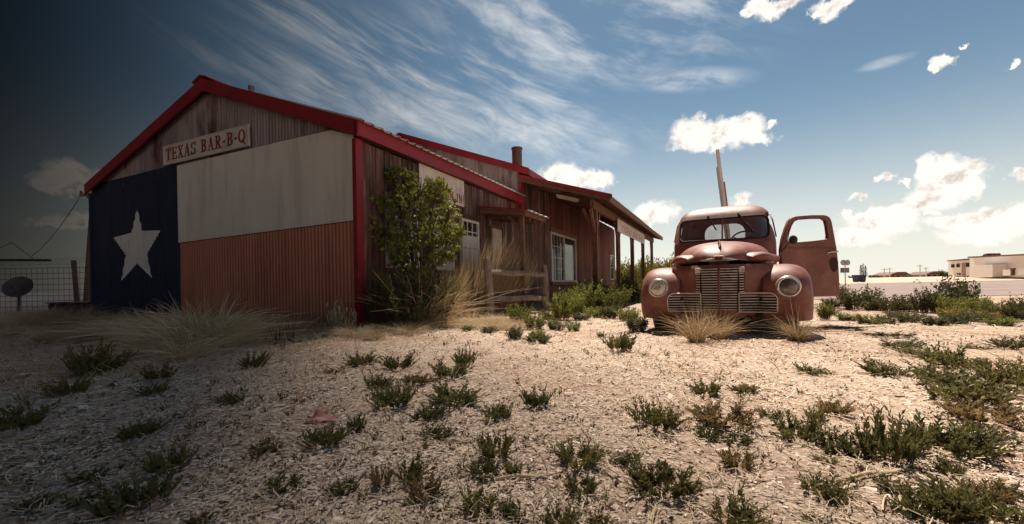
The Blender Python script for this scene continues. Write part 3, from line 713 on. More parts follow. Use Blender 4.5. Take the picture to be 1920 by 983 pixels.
for i in range(1, 4):
    q = wy0 + .08 + (9.9 - wy0 - .08) * i / 4; MB().span((-0.003, q - .012, wz0 + .06), (0.012, q + .012, wz1 - .07)).build('muntin', M['win_board'], bw)
for j in range(1, 4):
    q = wz0 + .06 + (wz1 - wz0 - .13) * j / 4; MB().span((-0.003, wy0 + .08, q - .012), (0.0105, 9.9, q + .012)).build('muntin', M['win_board'], bw)
MB().span((-0.02, wy0 - .06, wz0 - .10), (0.10, wy1 + .06, wz0 - .004)).build('sill', M['beam'], bw)
MB().span((-0.02, wy0 - .06, wz1 + .004), (0.075, wy1 + .06, wz1 + .14)).build('head_trim', M['beam'], bw)
window(17.85, 18.85, 0.80, 2.13, (1, 2), [])
# ---- door canopy
can = MB(); can.prism([(0.03, 2.27), (1.15, 2.12), (1.15, 2.215), (0.03, 2.37)], lambda p, q: (p, 3.74, q), lambda p, q: (p, 5.0, q))
cn = can.build('canopy', M['beam'], barn)
m = MB(); ny = 120; vs = []
for j in range(ny):
    y = 3.70 + 1.34 * j / (ny - 1); o = rib(y, 0.13, 0.024)
    vs += [(0.03, y, 2.385 + o), (1.24, y, 2.222 + o), (1.24, y, 2.214 + o), (0.03, y, 2.378 + o)]
m.add(vs, [q for j in range(ny - 1) for q in ((4*j, 4*j+4, 4*j+5, 4*j+1), (4*j+1, 4*j+5, 4*j+6, 4*j+2), (4*j+2, 4*j+6, 4*j+7, 4*j+3))])
m.build('canopy_sheet', M['roof_metal'], cn, fix=False)
MB().prism([(0.03, 2.376), (1.235, 2.214), (1.235, 2.25), (0.03, 2.412)], lambda p, q: (p, 3.68, q), lambda p, q: (p, 3.70, q)).build('canopy_edge', M['red_trim'], cn)
MB().bar((1.02, 3.86, -0.05), (1.02, 3.86, 2.135), 0.09, 0.09).build('post', M['beam'], cn)
MB().bar((0.99, 3.86, 1.80), (0.72, 3.86, 2.14), 0.05, 0.07).build('brace', M['beam'], cn)
for yy in (4.15, 4.5, 4.85): MB().bar((0.03, yy, 2.235), (1.10, yy, 2.085), 0.04, 0.07).build('rafter', M['beam'], cn)
# ---- porch: deck of rafters, beam, posts, braces
MB().prism([(0.05, 3.46), (2.50, 2.69), (2.50, 2.79), (0.05, 3.585)], lambda p, q: (p, BY - 0.06, q), lambda p, q: (p, BY - 0.015, q)).build('porch_rafter', M['beam'], barn)
MB().prism([(0.03, 3.575), (2.60, 2.735), (2.60, 2.835), (0.03, 3.655)], lambda p, q: (p, BY - 0.115, q), lambda p, q: (p, BY - 0.07, q)).build('porch_edge', M['red_trim'], barn)
for i in range(1, 16):
    yy = BY + 0.9 * i - 0.2
    if yy > 19.3: break
    MB().prism([(0.05, 3.46), (2.50, 2.67), (2.50, 2.77), (0.05, 3.57)], lambda p, q: (p, yy, q + PT * (yy - BY)), lambda p, q: (p, yy + 0.045, q + PT * (yy - BY))).build('porch_rafter', M['beam'], barn)
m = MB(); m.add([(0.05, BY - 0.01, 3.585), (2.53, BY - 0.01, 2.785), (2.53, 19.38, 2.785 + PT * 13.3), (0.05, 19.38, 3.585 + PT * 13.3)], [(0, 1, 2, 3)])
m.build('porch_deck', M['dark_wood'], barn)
MB().add([(2.50, BY - 0.05, 2.66), (2.545, BY - 0.05, 2.66), (2.545, BY - 0.05, 2.778), (2.50, BY - 0.05, 2.778), (2.50, 19.38, 2.66 + PT * 13.4), (2.545, 19.38, 2.66 + PT * 13.4), (2.545, 19.38, 2.778 + PT * 13.4), (2.50, 19.38, 2.778 + PT * 13.4)], [(0, 1, 2, 3), (7, 6, 5, 4), (0, 4, 5, 1), (1, 5, 6, 2), (2, 6, 7, 3), (3, 7, 4, 0)]).build('porch_eave_board', M['beam'], barn)
MB().bar((2.05, BY + 0.05, 2.66), (2.05, 19.2, 2.66 + PT * 13.2), 0.10, 0.22).build('porch_beam', M['beam'], barn)
for (yy, zt) in ((6.35, 2.55), (9.46, 2.60), (12.32, 2.65), (15.29, 2.69), (18.59, 2.74)):
    p = MB().bar((2.05, yy, -0.05), (2.05, yy, zt), 0.13, 0.13).build('porch_post', M['beam'], barn)
    for sgn in ((-1, 1) if yy < 18 else (-1,)):
        MB().bar((2.05, yy + sgn * 0.05, 1.95), (2.05, yy + sgn * 0.45, zt - 0.02), 0.07, 0.09).build('brace', M['beam'], p)
    if yy < 7: MB().bar((2.0, yy, 1.95), (1.74, yy, 2.62), 0.07, 0.09).build('brace', M['beam'], p)

# ================================================================ lettering
def glyph(ch):
    T, N, S_ = 0.19, 0.085, 0.07
    L = lambda *p: p
    G = {
     'T': (0.80, [L((0, .955), (.8, .955), N), L((.04, .72), (.04, .96), N), L((.76, .72), (.76, .96), N), L((.4, 0), (.4, .96), T), L((.2, .035), (.6, .035), S_)]),
     'E': (0.78, [L((.22, 0), (.22, 1), T), L((0, .965), (.72, .965), S_), L((0, .035), (.75, .035), S_), L((.25, .52), (.55, .52), N), L((.55, .40), (.55, .64), N), L((.70, .76), (.70, .97), N), L((.73, .03), (.73, .26), N)]),
     'X': (0.82, [L((.14, 1), (.68, 0), T), L((.68, 1), (.12, 0), N), L((0, .965), (.34, .965), S_), L((.52, .965), (.82, .965), S_), L((0, .035), (.28, .035), S_), L((.5, .035), (.85, .035), S_)]),
     'A': (0.86, [L((.44, 1), (.13, 0), N), L((.42, 1), (.70, 0), T), L((.22, .33), (.6, .33), S_), L((0, .035), (.28, .035), S_), L((.52, .035), (.9, .035), S_)]),
     'N': (0.86, [L((.14, 0), (.14, 1), N), L((.16, 1), (.72, 0), T), L((.72, 0), (.72, 1), N), L((0, .965), (.26, .965), S_), L((0, .035), (.28, .035), S_), L((.58, .965), (.88, .965), S_)]),
     'I': (0.42, [L((.21, 0), (.21, 1), T), L((0, .965), (.42, .965), S_), L((0, .035), (.42, .035), S_)]),
     'M': (1.02, [L((.14, 0), (.14, 1), N), L((.2, 1), (.5, .05), T), L((.5, .05), (.8, 1), N), L((.84, 0), (.84, 1), T), L((0, .965), (.26, .965), S_), L((0, .035), (.28, .035), S_), L((.76, .965), (1.0, .965), S_), L((.68, .035), (1.0, .035), S_)]),
     '-': (0.40, [L((.05, .42), (.36, .42), 0.15)]),
     '!': (0.26, [L((.14, .3), (.16, 1), T), L((.13, 0), (.13, .14), T)]),
     'B': (0.80, [L((.22, 0), (.22, 1), T), L((0, .965), (.4, .965), S_), L((0, .035), (.4, .035), S_)]),
     'R': (0.88, [L((.22, 0), (.22, 1), T), L((0, .965), (.4, .965), S_), L((0, .035), (.42, .035), S_), L((.42, .5), (.72, 0), T), L((.64, .035), (.9, .035), S_)]),
     'C': (0.78, [L((.70, .66), (.70, 1.0), N)]), 'O': (0.86, []), 'Q': (0.90, [L((.42, .2), (.86, -.16), 0.13)]), 'S': (0.70, [L((.62, .7), (.62, 1), N), L((.06, .0), (.06, .3), N)]), ' ': (0.45, []),
    }
    w, st = G[ch]
    arcs = []
    def arc(cx, cy, rx, ry, a0, a1, tn=N, tk=T):
        arcs.append([(cx + rx * math.cos(R(a0 + (a1 - a0) * i / 14)), cy + ry * math.sin(R(a0 + (a1 - a0) * i / 14)), tn + (tk - tn) * abs(math.cos(R(a0 + (a1 - a0) * i / 14)))) for i in range(15)])
    if ch == 'B': arc(.36, .745, .27, .215, -90, 90); arc(.36, .27, .32, .235, -90, 90)
    if ch == 'R': arc(.36, .735, .29, .225, -90, 90)
    if ch in 'OQ': arc(.43, .5, .34, .46, 0, 360)
    if ch == 'C': arc(.42, .5, .33, .46, 42, 318)
    if ch == 'S': arc(.34, .73, .24, .22, 20, 250, N, .13); arc(.36, .27, .26, .22, 70, -160, N, .15)
    return w, st, arcs
def letters(text, parent, size, width, place, mtl):
    """place(u, v, depth) -> point; u along, v up"""
    tot = sum(glyph(c)[0] + 0.14 for c in text) - 0.14
    sxx = width / tot; u = 0.0
    for c in text:
        w, st, arcs = glyph(c)
        m = MB(); dep = 0.006
        for (a, b_, th) in st:
            ax, ay, bx, by = a[0] * sxx, a[1] * size, b_[0] * sxx, b_[1] * size
            dx, dy = bx - ax, by - ay; L_ = math.hypot(dx, dy); nx, ny = -dy / L_ * th * sxx / 2, dx / L_ * th * (size if abs(dx) > abs(dy) else sxx) / 2
            if abs(dx) > abs(dy): nx, ny = -dy / L_ * th * size / 2, dx / L_ * th * size / 2
            q = [(u + ax - nx, ay - ny), (u + bx - nx, by - ny), (u + bx + nx, by + ny), (u + ax + nx, ay + ny)]
            m.prism(q, lambda p, r_: place(p, r_, 0.001), lambda p, r_, d_=dep: place(p, r_, d_)); dep += 0.0006
        for arc in arcs:
            n = len(arc); vs = []
            for i, (ax, ay, th) in enumerate(arc):
                p0, p1 = arc[max(0, i - 1)], arc[min(n - 1, i + 1)]
                dx, dy = (p1[0] - p0[0]) * sxx, (p1[1] - p0[1]) * size
                L_ = math.hypot(dx, dy) or 1; h = th * 0.5 * (sxx + size) / 2
                nx, ny = -dy / L_ * h, dx / L_ * h
                vs += [place(u + ax * sxx - nx, ay * size - ny, dep), place(u + ax * sxx + nx, ay * size + ny, dep), place(u + ax * sxx + nx, ay * size + ny, 0.001), place(u + ax * sxx - nx, ay * size - ny, 0.001)]
            m.add(vs, [f for i in range(n - 1) for f in ((4*i, 4*i+1, 4*i+5, 4*i+4), (4*i+1, 4*i+2, 4*i+6, 4*i+5), (4*i+3, 4*i, 4*i+4, 4*i+7))])
            dep += 0.0006
        if m.v: m.build('letter', mtl, parent)
        u += (w + 0.14) * sxx
# gable sign
gs = thing('barbecue_sign', 'white board lettered TEXAS BAR-B-Q in red above the painted flag', 'sign', B(-3.64, -0.07, 3.07), A_B)
MB().span((-1.29, -0.012, 0.0), (1.29, 0.012, 0.375)).build('board', M['sign_white'], gs)
fr = MB()
for a, b_ in (((-1.29, -0.022, 0), (1.29, -0.012, 0.022)), ((-1.29, -0.022, 0.353), (1.29, -0.012, 0.375)), ((-1.29, -0.022, 0.022), (-1.268, -0.012, 0.353)), ((1.268, -0.022, 0.022), (1.29, -0.012, 0.353))): fr.span(a, b_)
fr.build('frame', M['win_white'], gs)
letters('TEXAS BAR-B-Q', gs, 0.235, 2.42, lambda u, v, d_: (-1.21 + u, -0.012 - d_, 0.078 + v), M['letter_red'])
# wall sign
ws = thing('welcome_sign', 'white board lettered COME ON IN! in red on the plank wall behind the shrub', 'sign', B(0.045, 2.22, 2.28), A_B)
MB().prism([(-0.77, 0.0), (0.77, 0.0), (0.77, 0.55), (-0.77, 0.55)], lambda p, q: (0.0, p, q), lambda p, q: (0.02, p, q)).build('board', M['sign_white'], ws)
letters('COME ON IN!', ws, 0.17, 1.40, lambda u, v, d_: (0.02 + d_, -0.66 + u, 0.06 + v), M['letter_red'])
# porch sign
ps = thing('porch_sign', 'long pale sign board with faded red lettering hung from the porch beam', 'sign', B(2.13, 12.0, 2.29), A_B)
MB().prism([(-3.05, -0.03), (3.05, 0.05), (3.05, 0.47), (-3.05, 0.39)], lambda p, q: (0.0, p, q), lambda p, q: (0.03, p, q)).build('board', M['sign_white'], ps)
letters('TEXAS BAR-B-Q', ps, 0.20, 4.9, lambda u, v, d_: (0.03 + d_, -2.45 + u, 0.08 + v + 0.013 * (u - 2.45)), mat('faded_red', (0.42, 0.22, 0.19), (0.52, 0.34, 0.30), 0.7, 8))
# fluorescent fixture under the porch roof
lf = thing('porch_light', 'old pale fluorescent light fixture under the near end of the porch roof', 'light', B(1.26, 6.5, 2.98), A_B)
mrot = Matrix.Rotation(0.30, 3, 'Y')
MB().box((0, 0, 0), (0.62, 0.14, 0.07), mrot).build('housing', M['fixture'], lf)
MB().box(mrot @ Vector((0, 0, -0.045)), (0.56, 0.11, 0.02), mrot).build('diffuser', M['win_board'], lf)
MB().bar((-0.2, 0, 0.08), (-0.2, 0, 0.30), 0.02, 0.02).bar((0.2, 0, -0.03), (0.2, 0, 0.18), 0.02, 0.02).build('hanger', M['pipe'], lf)
# ================================================================ the truck (local: x to the driver's side, y to the tail, z up)
TYAW = R(-28)
truck = thing('pickup_truck', 'rusty red-brown vintage pickup truck with its driver door swung open', 'truck', (2.37, 4.87, 0), TYAW)
tmat = Matrix.Translation((2.37, 4.87, 0)) @ Matrix.Rotation(TYAW, 4, 'Z')
def spline(pts, n):
    pts = [Vector(p) for p in pts]; out = []
    for i in range(len(pts) - 1):
        p0, p1, p2, p3 = pts[max(i - 1, 0)], pts[i], pts[i + 1], pts[min(i + 2, len(pts) - 1)]
        for k in range(n):
            t = k / n
            out.append(0.5 * ((2 * p1) + (p2 - p0) * t + (2 * p0 - 5 * p1 + 4 * p2 - p3) * t * t + (3 * p1 - p0 - 3 * p2 + p3) * t ** 3))
    out.append(pts[-1]); return out
def lerp_tab(tab, v):
    if v <= tab[0][0]: return tab[0][1]
    for (a, x), (b_, y) in zip(tab, tab[1:]):
        if v <= b_:
            t = (v - a) / (b_ - a); return x + (y - x) * t
    return tab[-1][1]
def rrect(x0, x1, z0, z1, r, n=7):
    if not hasattr(r, '__len__'): r = (r,) * 4
    out = []
    for (cx, cz, a0, rr) in ((x1 - r[0], z1 - r[0], 0, r[0]), (x0 + r[1], z1 - r[1], 90, r[1]), (x0 + r[2], z0 + r[2], 180, r[2]), (x1 - r[3], z0 + r[3], 270, r[3])):
        for i in range(n):
            a = R(a0 + 90 * i / (n - 1)); out.append((cx + rr * math.cos(a), cz + rr * math.sin(a)))
    return out
def bool_cut(ob, cutters):
    for c in cutters:
        md = ob.modifiers.new('cut', 'BOOLEAN'); md.operation = 'DIFFERENCE'; md.object = c; md.solver = 'EXACT'
    dg = bpy.context.evaluated_depsgraph_get(); dg.update()
    me = bpy.data.meshes.new_from_object(ob.evaluated_get(dg))
    ob.modifiers.clear(); ob.data = me
    for c in cutters:
        bpy.data.objects.remove(c, do_unlink=True)
PAINT = M['truck']
# ---- front fenders
FPROF = spline([(0.03, 0.16), (-0.065, 0.27), (-0.105, 0.42), (-0.075, 0.58), (0.02, 0.705), (0.18, 0.775), (0.38, 0.785), (0.62, 0.74), (0.88, 0.60), (1.08, 0.42), (1.28, 0.26)], 5)
FC = (0.42, 0.22)
def fender_pt(u, v, side):
    f = u * (len(FPROF) - 1); i = min(int(f), len(FPROF) - 2); t = f - i
    y, z = FPROF[i].lerp(FPROF[i + 1], t)[:2]
    w = -1 + 2 * v
    if w < 0:
        ph = (-w) * math.pi / 2; x = 0.63 - 0.23 * math.sin(ph) ** 0.9; g = 0.86 + 0.14 * max(0, math.cos(ph)) ** 0.8
    else:
        ph = w * math.pi / 2; x = 0.63 + 0.262 * math.sin(ph) ** 0.78; g = 0.56 + 0.44 * max(0.0, math.cos(ph)) ** 0.72
    taper = 1 - 0.12 * max(0, (y - 0.5) / 0.8)
    x = 0.40 + (x - 0.40) * taper
    return (side * x, FC[0] + (y - FC[0]) * g, FC[1] + (z - FC[1]) * g)
fenders = []
for s in (-1, 1):
    m = MB(); m.grid(lambda u, v: fender_pt(u, v, s), 51, 33)
    o = m.build('front_fender', PAINT, truck, smooth=180)
    fenders.append((list(m.v), list(m.f)))
    b_ = MB()   # seam bead where the fender meets the nose
    pts = [Vector(fender_pt(u / 20, 0.13, s)) * 1.0 for u in range(1, 13)]
    b_.tube([p + Vector((0, -0.004, 0.004)) for p in pts], 0.005, 6); b_.build('seam', M['truck_dark'], o)
# ---- nose shell behind the grille
def nose_y(x, z):
    ax = abs(x)
    y = -0.125 + 0.50 * ax ** 1.55
    if z < 0.34: y += 1.1 * (0.34 - z) ** 1.7
    if z > 0.70: y += 2.0 * (z - 0.70) ** 1.6
    return y
m = MB(); m.grid(lambda u, v: (-0.52 + 1.04 * u, nose_y(-0.52 + 1.04 * u, 0.19 + 0.60 * v), 0.19 + 0.60 * v), 53, 25)
nose = m.build('nose_panel', PAINT, truck, smooth=180, fix=False)
nose_geo = (list(m.v), list(m.f))
V, Fc = [], []
for (vv, ff) in fenders + [nose_geo]:
    n0 = len(V); V += vv; Fc += [tuple(i + n0 for i in f) for f in ff]
bvh = BVHTree.FromPolygons([tuple(v) for v in V], Fc)
def front_y(x, z, off=0.012):
    h = bvh.ray_cast(Vector((x, -2, z)), Vector((0, 1, 0)))
    return (h[0].y if h[0] is not None else 0.0) - off
# grille opening, dark recess
m = MB()
def gw(z): return 0.245 if z > 0.48 else 0.195
m.grid(lambda u, v: ((-1 + 2 * u) * (0.252 if v > 0.42 else 0.20), front_y((-1 + 2 * u) * (0.252 if v > 0.42 else 0.20), 0.275 + 0.48 * v, 0.004), 0.275 + 0.48 * v), 25, 14)
m.build('grille_backing', M['truck_dark'], truck, smooth=180, fix=False)
def bar_strip(x0, x1, z, h, off, n=7, dz=0.0):
    mm = MB(); pts = []
    for i in range(n):
        x = x0 + (x1 - x0) * i / (n - 1); pts.append((x, front_y(x, z, off), z + dz * i / (n - 1)))
    vs = []
    for (x, y, z_) in pts: vs += [(x, y + 0.004, z_ - h / 2), (x, y - 0.008, z_ - h * 0.2), (x, y - 0.008, z_ + h * 0.3), (x, y + 0.004, z_ + h / 2)]
    fs = [(4*i+j, 4*i+4+j, 4*i+5+j, 4*i+1+j) for i in range(n - 1) for j in range(3)] + [(0, 1, 2, 3), (4*n-1, 4*n-2, 4*n-3, 4*n-4)]
    return mm.add(vs, fs)
grille = MB()
m = MB(); m.tube([(0, front_y(0, z, 0.020), z) for z in np.linspace(0.27, 0.80, 12)], 0.011, 8); gr = m.build('grille', PAINT, truck, smooth=60)
for k in range(17):
    z = 0.742 - k * 0.0285
    for s in (-1, 1):
        a = 0.012
        e = 0.186 - 0.002 * k * 0.5
        bar_strip(min(s * a, s * e), max(s * a, s * e), z, 0.0115, 0.020).build('grille_bar', M['bar_metal'], gr, smooth=50)
        if z > 0.485 and k > 1:
            bar_strip(min(s * 0.198, s * 0.246), max(s * 0.198, s * 0.246), z, 0.0115, 0.020, 3).build('grille_bar', M['bar_metal'], gr, smooth=50)
for s in (-1, 1):   # parking lamps at the top of the outer columns
    xc, zc = s * 0.222, 0.728
    y = front_y(xc, zc, 0.012)
    lp = MB().box((xc, y, zc), (0.058, 0.022, 0.062)).build('parking_lamp', M['bar_metal'], gr, bevel=0.004)
    MB().lathe([(0.0, -0.004), (0.018, -0.002), (0.018, 0.004)], (xc, y - 0.012, zc), (0, -1, 0), 14).build('lens', M['truck_dark'], lp)
for s in (-1, 1):   # side wings of chrome bars
    loop = rrect(0.192, 0.552, 0.262, 0.470, (0.075, 0.010, 0.010, 0.012), 6)
    pts = [(s * x, front_y(s * x, z, 0.016), z) for x, z in loop]
    w = MB().tube(pts, 0.0062, 6, closed=True).build('grille_wing', M['bar_metal'], truck, smooth=60)
    for k in range(6):
        z = 0.436 - k * 0.030
        xe = 0.548 if k > 1 else (0.528 + 0.010 * k)
        bar_strip(min(s * 0.196, s * xe), max(s * 0.196, s * xe), z, 0.011, 0.015, 13).build('wing_bar', M['bar_metal'], w, smooth=50)
    if True:
        mm = MB(); mm.grid(lambda u, v: (s * (0.198 + 0.345 * u), front_y(s * (0.198 + 0.345 * u), 0.268 + 0.17 * v, 0.003), 0.268 + 0.17 * v), 14, 6)
        mm.build('wing_backing', M['truck_dark'], w, smooth=180)
# lower valance
m = MB(); m.grid(lambda u, v: (-0.46 + 0.92 * u, 0.02 + 0.35 * (abs(-0.46 + 0.92 * u)) ** 1.5 + 0.10 * (1 - v), 0.13 + 0.12 * v), 21, 5)
m.build('valance', PAINT, truck, smooth=180, fix=False)
# ---- headlights
for s, lens in ((-1, M['lens_pale']), (1, M['lens_dark'])):
    xc, zc = s * 0.65, 0.535
    ax = Vector((s * 0.06, -1, 0.03)).normalized()
    y = front_y(xc, zc, 0.0)
    c = Vector((xc, y - 0.03, zc))
    hl = MB().lathe([(0.086, 0.028), (0.098, 0.036), (0.108, 0.030), (0.115, 0.012), (0.117, -0.01), (0.113, -0.09)], c, ax, 36).build('headlight', M['chrome'], truck, smooth=70)
    MB().lathe([(0.0, 0.058), (0.03, 0.056), (0.06, 0.048), (0.076, 0.037), (0.088, 0.026)], c, ax, 36).build('lens', lens, hl, smooth=180)
    if s < 0:
        b_ = MB()
        for i in range(4):
            a = 0.4 + i * 1.57; b_.bar(c + ax * 0.058 + Vector((0.012 * math.cos(a), 0, 0.012 * math.sin(a))), c + ax * 0.055 + Vector((0.045 * math.cos(a), 0, 0.022 * math.sin(a))), 0.008, 0.004)
        b_.build('crack', M['truck_dark'], hl)
# ---- hood
HA = [(-0.10, 0.03), (-0.075, 0.12), (-0.03, 0.20), (0.05, 0.285), (0.2, 0.37), (0.5, 0.455), (0.85, 0.54), (1.22, 0.605)]
HT = [(-0.10, 0.862), (-0.075, 0.895), (-0.03, 0.94), (0.05, 0.99), (0.2, 1.045), (0.5, 1.095), (0.85, 1.125), (1.22, 1.15)]
HB = [(-0.10, 0.848), (-0.03, 0.832), (0.10, 0.815), (1.22, 0.80)]
def hood_pt(u, v):
    y = -0.10 + 1.32 * u ** 1.5
    a, t_, b_ = lerp_tab(HA, y), lerp_tab(HT, y), lerp_tab(HB, y)
    th = math.pi * v; cx, sz = math.cos(th), math.sin(th)
    x = -a * math.copysign(abs(cx) ** 0.80, cx)
    z = b_ + (t_ - b_) * abs(sz) ** 0.72
    if abs(x) < 0.05: z += 0.010 * (1 - abs(x) / 0.05)
    return (x, y, z)
m = MB(); m.grid(hood_pt, 40, 41)
hood = m.build('hood', PAINT, truck, smooth=180)
sm = hood.modifiers.new('smooth', 'SMOOTH'); sm.factor = 0.5; sm.iterations = 3
for s in (-1, 1):   # pods along the hood sides
    def pod(u, v):
        y = 0.02 + 1.18 * u
        e = min(1.0, (u / 0.16)) if u < 0.16 else 1.0
        e = math.sqrt(max(0.0, 1 - (1 - e) ** 2))
        cx = 0.335 + 0.19 * u; hw = 0.155 * e; hh = 0.062 * e
        a = 2 * math.pi * v
        return (s * (cx + hw * math.copysign(abs(math.cos(a)) ** 0.7, math.cos(a))), y, 0.868 + 0.02 * u + hh * math.copysign(abs(math.sin(a)) ** 0.8, math.sin(a)))
    MB().grid(pod, 26, 25).build('hood_pod', PAINT, truck, smooth=180)
    MB().box((s * 0.50, 0.28, 0.812), (0.085, 0.03, 0.022)).build('hood_latch', M['chrome'], truck, bevel=0.004)
# radiator and inner sides, dark
MB().span((-0.40, 0.22, 0.2), (0.40, 0.26, 0.86)).build('radiator', M['truck_dark'], truck)
for s in (-1, 1): MB().prism([(0.22, 0.3), (1.2, 0.3), (1.2, 0.86), (0.22, 0.83)], lambda p, q: (s * 0.42, p, q), lambda p, q: (s * 0.44, p, q)).build('engine_side', PAINT, truck)
# nose trim with badge, hood ornament
pts = [(-0.195, 0.838), (-0.13, 0.856), (-0.062, 0.862), (-0.05, 0.888), (0.05, 0.888), (0.062, 0.862), (0.13, 0.856), (0.195, 0.838), (0.13, 0.832), (0, 0.83), (-0.13, 0.832)]
def ny(x): return -0.118 + 0.55 * abs(x) ** 1.5
nt = MB().prism(pts, lambda p, q: (p, ny(p) - 0.034, q), lambda p, q: (p, ny(p) + 0.03, q)).build('nose_trim', M['chrome'], truck, bevel=0.004)
MB().prism([(-0.040, 0.842), (0.040, 0.842), (0.036, 0.876), (-0.036, 0.876)], lambda p, q: (p, ny(p) - 0.041, q), lambda p, q: (p, ny(p) - 0.03, q)).build('badge', M['badge'], nt)
MB().prism([(-0.10, 0.845), (0.10, 0.845), (0.10, 0.775), (-0.10, 0.775)], lambda p, q: (p, 0.03 + ny(p), q), lambda p, q: (p, 0.05 + ny(p), q)).build('backing', M['truck_dark'], nt)
MB().add([(0, 0.03, 1.075), (-0.018, 0.06, 1.045), (0.018, 0.06, 1.045), (0, 0.05, 0.985), (0, 0.30, 1.10), (-0.012, 0.22, 1.06), (0.012, 0.22, 1.06)], [(0, 1, 3), (0, 3, 2), (0, 4, 5, 1), (0, 2, 6, 4), (1, 5, 3), (2, 3, 6)]).build('hood_ornament', M['chrome'], truck)
# ---- cab
CW = [(0.40, 0.655), (0.9, 0.665), (1.15, 0.66), (1.35, 0.640), (1.50, 0.610), (1.58, 0.575), (1.645, 0.515), (1.69, 0.42), (1.715, 0.30), (1.728, 0.16), (1.731, 0.02)]
CF = [(0.40, 1.16), (1.12, 1.15), (1.20, 1.19), (1.50, 1.345), (1.58, 1.40), (1.645, 1.475), (1.69, 1.575), (1.715, 1.68), (1.728, 1.78), (1.731, 1.86)]
CBK = [(0.40, 2.42), (1.30, 2.42), (1.50, 2.39), (1.58, 2.36), (1.645, 2.29), (1.69, 2.20), (1.715, 2.08), (1.728, 1.96), (1.731, 1.88)]
ZL_ = list(np.linspace(0.40, 1.12, 7)) + list(np.linspace(1.16, 1.52, 12)) + [1.55, 1.58, 1.61, 1.64, 1.665, 1.69, 1.705, 1.716, 1.724, 1.729, 1.731]
def cab_ring(z, inset=0.0, n=96):
    w, f_, k_ = lerp_tab(CW, z) - inset, lerp_tab(CF, z) + inset, lerp_tab(CBK, z) - inset
    cy, hy = (f_ + k_) / 2, (k_ - f_) / 2
    out = []
    for j in range(n):
        a = 2 * math.pi * j / n; c, s = math.cos(a), math.sin(a)
        e = 0.34
        out.append((w * math.copysign(abs(c) ** e, c), cy + hy * math.copysign(abs(s) ** e, s), z))
    return out
def cab_solid(inset, ztrim=0.0):
    m = MB(); n = 96
    zs = [z for z in ZL_]
    vs = []
    for i, z in enumerate(zs):
        zz = z if not inset else 0.43 + (z - 0.40) * (1.731 - inset - 0.43) / (1.731 - 0.40)
        ring = cab_ring(z, inset, n)
        vs += [(x, y, zz) for x, y, _ in ring]
    fs = [(i * n + j, i * n + (j + 1) % n, (i + 1) * n + (j + 1) % n, (i + 1) * n + j) for i in range(len(zs) - 1) for j in range(n)]
    fs += [tuple(reversed(range(n))), tuple((len(zs) - 1) * n + j for j in range(n))]
    m.add(vs, fs); return m
outer = cab_solid(0.0)
cab_bvh = BVHTree.FromPolygons([tuple(v) for v in outer.v], outer.f)
def cab_y(x, z, off=0.0):
    h = cab_bvh.ray_cast(Vector((x, -1, z)), Vector((0, 1, 0)))
    return (h[0].y if h[0] is not None else 1.3) - off
cab = outer.build('cab', PAINT, truck, smooth=50)
WS = rrect(-0.552, 0.552, 1.185, 1.492, (0.075, 0.075, 0.07, 0.07), 7)
RW = rrect(-0.295, 0.295, 1.295, 1.535, (0.15, 0.15, 0.03, 0.03), 7)
SWL = rrect(1.52, 2.12, 1.17, 1.50, (0.06, 0.09, 0.03, 0.03), 5)
DO = rrect(1.36, 2.20, 0.44, 1.56, (0.09, 0.14, 0.05, 0.05), 5)
tmp = []
inner = cab_solid(0.035).build('cut_inner', None, truck)
c1 = MB().prism(WS, lambda p, q: (p, 0.9, q), lambda p, q: (p, 1.70, q)).build('cut_ws', None, truck)
c2 = MB().prism(RW, lambda p, q: (p, 2.1, q), lambda p, q: (p, 2.8, q)).build('cut_rw', None, truck)
c3_ = MB().prism(SWL, lambda p, q: (-1.0, p, q), lambda p, q: (-0.45, p, q)).build('cut_sw', None, truck)
c4 = MB().prism(DO, lambda p, q: (0.45, p, q), lambda p, q: (1.0, p, q)).build('cut_do', None, truck)
bool_cut(cab, [inner, c1, c2, c3_, c4])
if not cab.data.materials: cab.data.materials.append(PAINT)
shade(cab.data, 42)
# windshield: gasket, centre bar, two panes
def on_ws(p, q, off): return (p, cab_y(p, q, off), q)
gk = rrect(-0.560, 0.560, 1.178, 1.499, (0.08, 0.08, 0.075, 0.075), 9)
full = []
for i in range(len(gk)):
    a, b_ = gk[i], gk[(i + 1) % len(gk)]
    k = max(1, int(math.hypot(b_[0] - a[0], b_[1] - a[1]) / 0.06))
    for j in range(k): full.append((a[0] + (b_[0] - a[0]) * j / k, a[1] + (b_[1] - a[1]) * j / k))
wsh = MB().tube([on_ws(p, q, 0.004) for p, q in full], 0.0135, 8, closed=True).build('windshield', M['rubber'], truck, smooth=80)
for s in (-1, 1):
    def pane(u, v):
        x = s * (0.008 + 0.547 * u); z = 1.183 + 0.31 * v
        r = 0.07; ex = abs(x) - (0.555 - r)
        if ex > 0:
            lim = r - math.sqrt(max(0, r * r - min(ex, r) ** 2))
            z = min(max(z, 1.183 + lim), 1.493 - lim)
        return (x, cab_y(x, z, -0.006), z)
    MB().grid(pane, 22, 12).build('pane', M['windshield'], wsh, smooth=180)
MB().tube([on_ws(0.0, z, 0.006) for z in np.linspace(1.18, 1.50, 6)], 0.011, 8).build('centre_bar', PAINT, wsh, smooth=60)
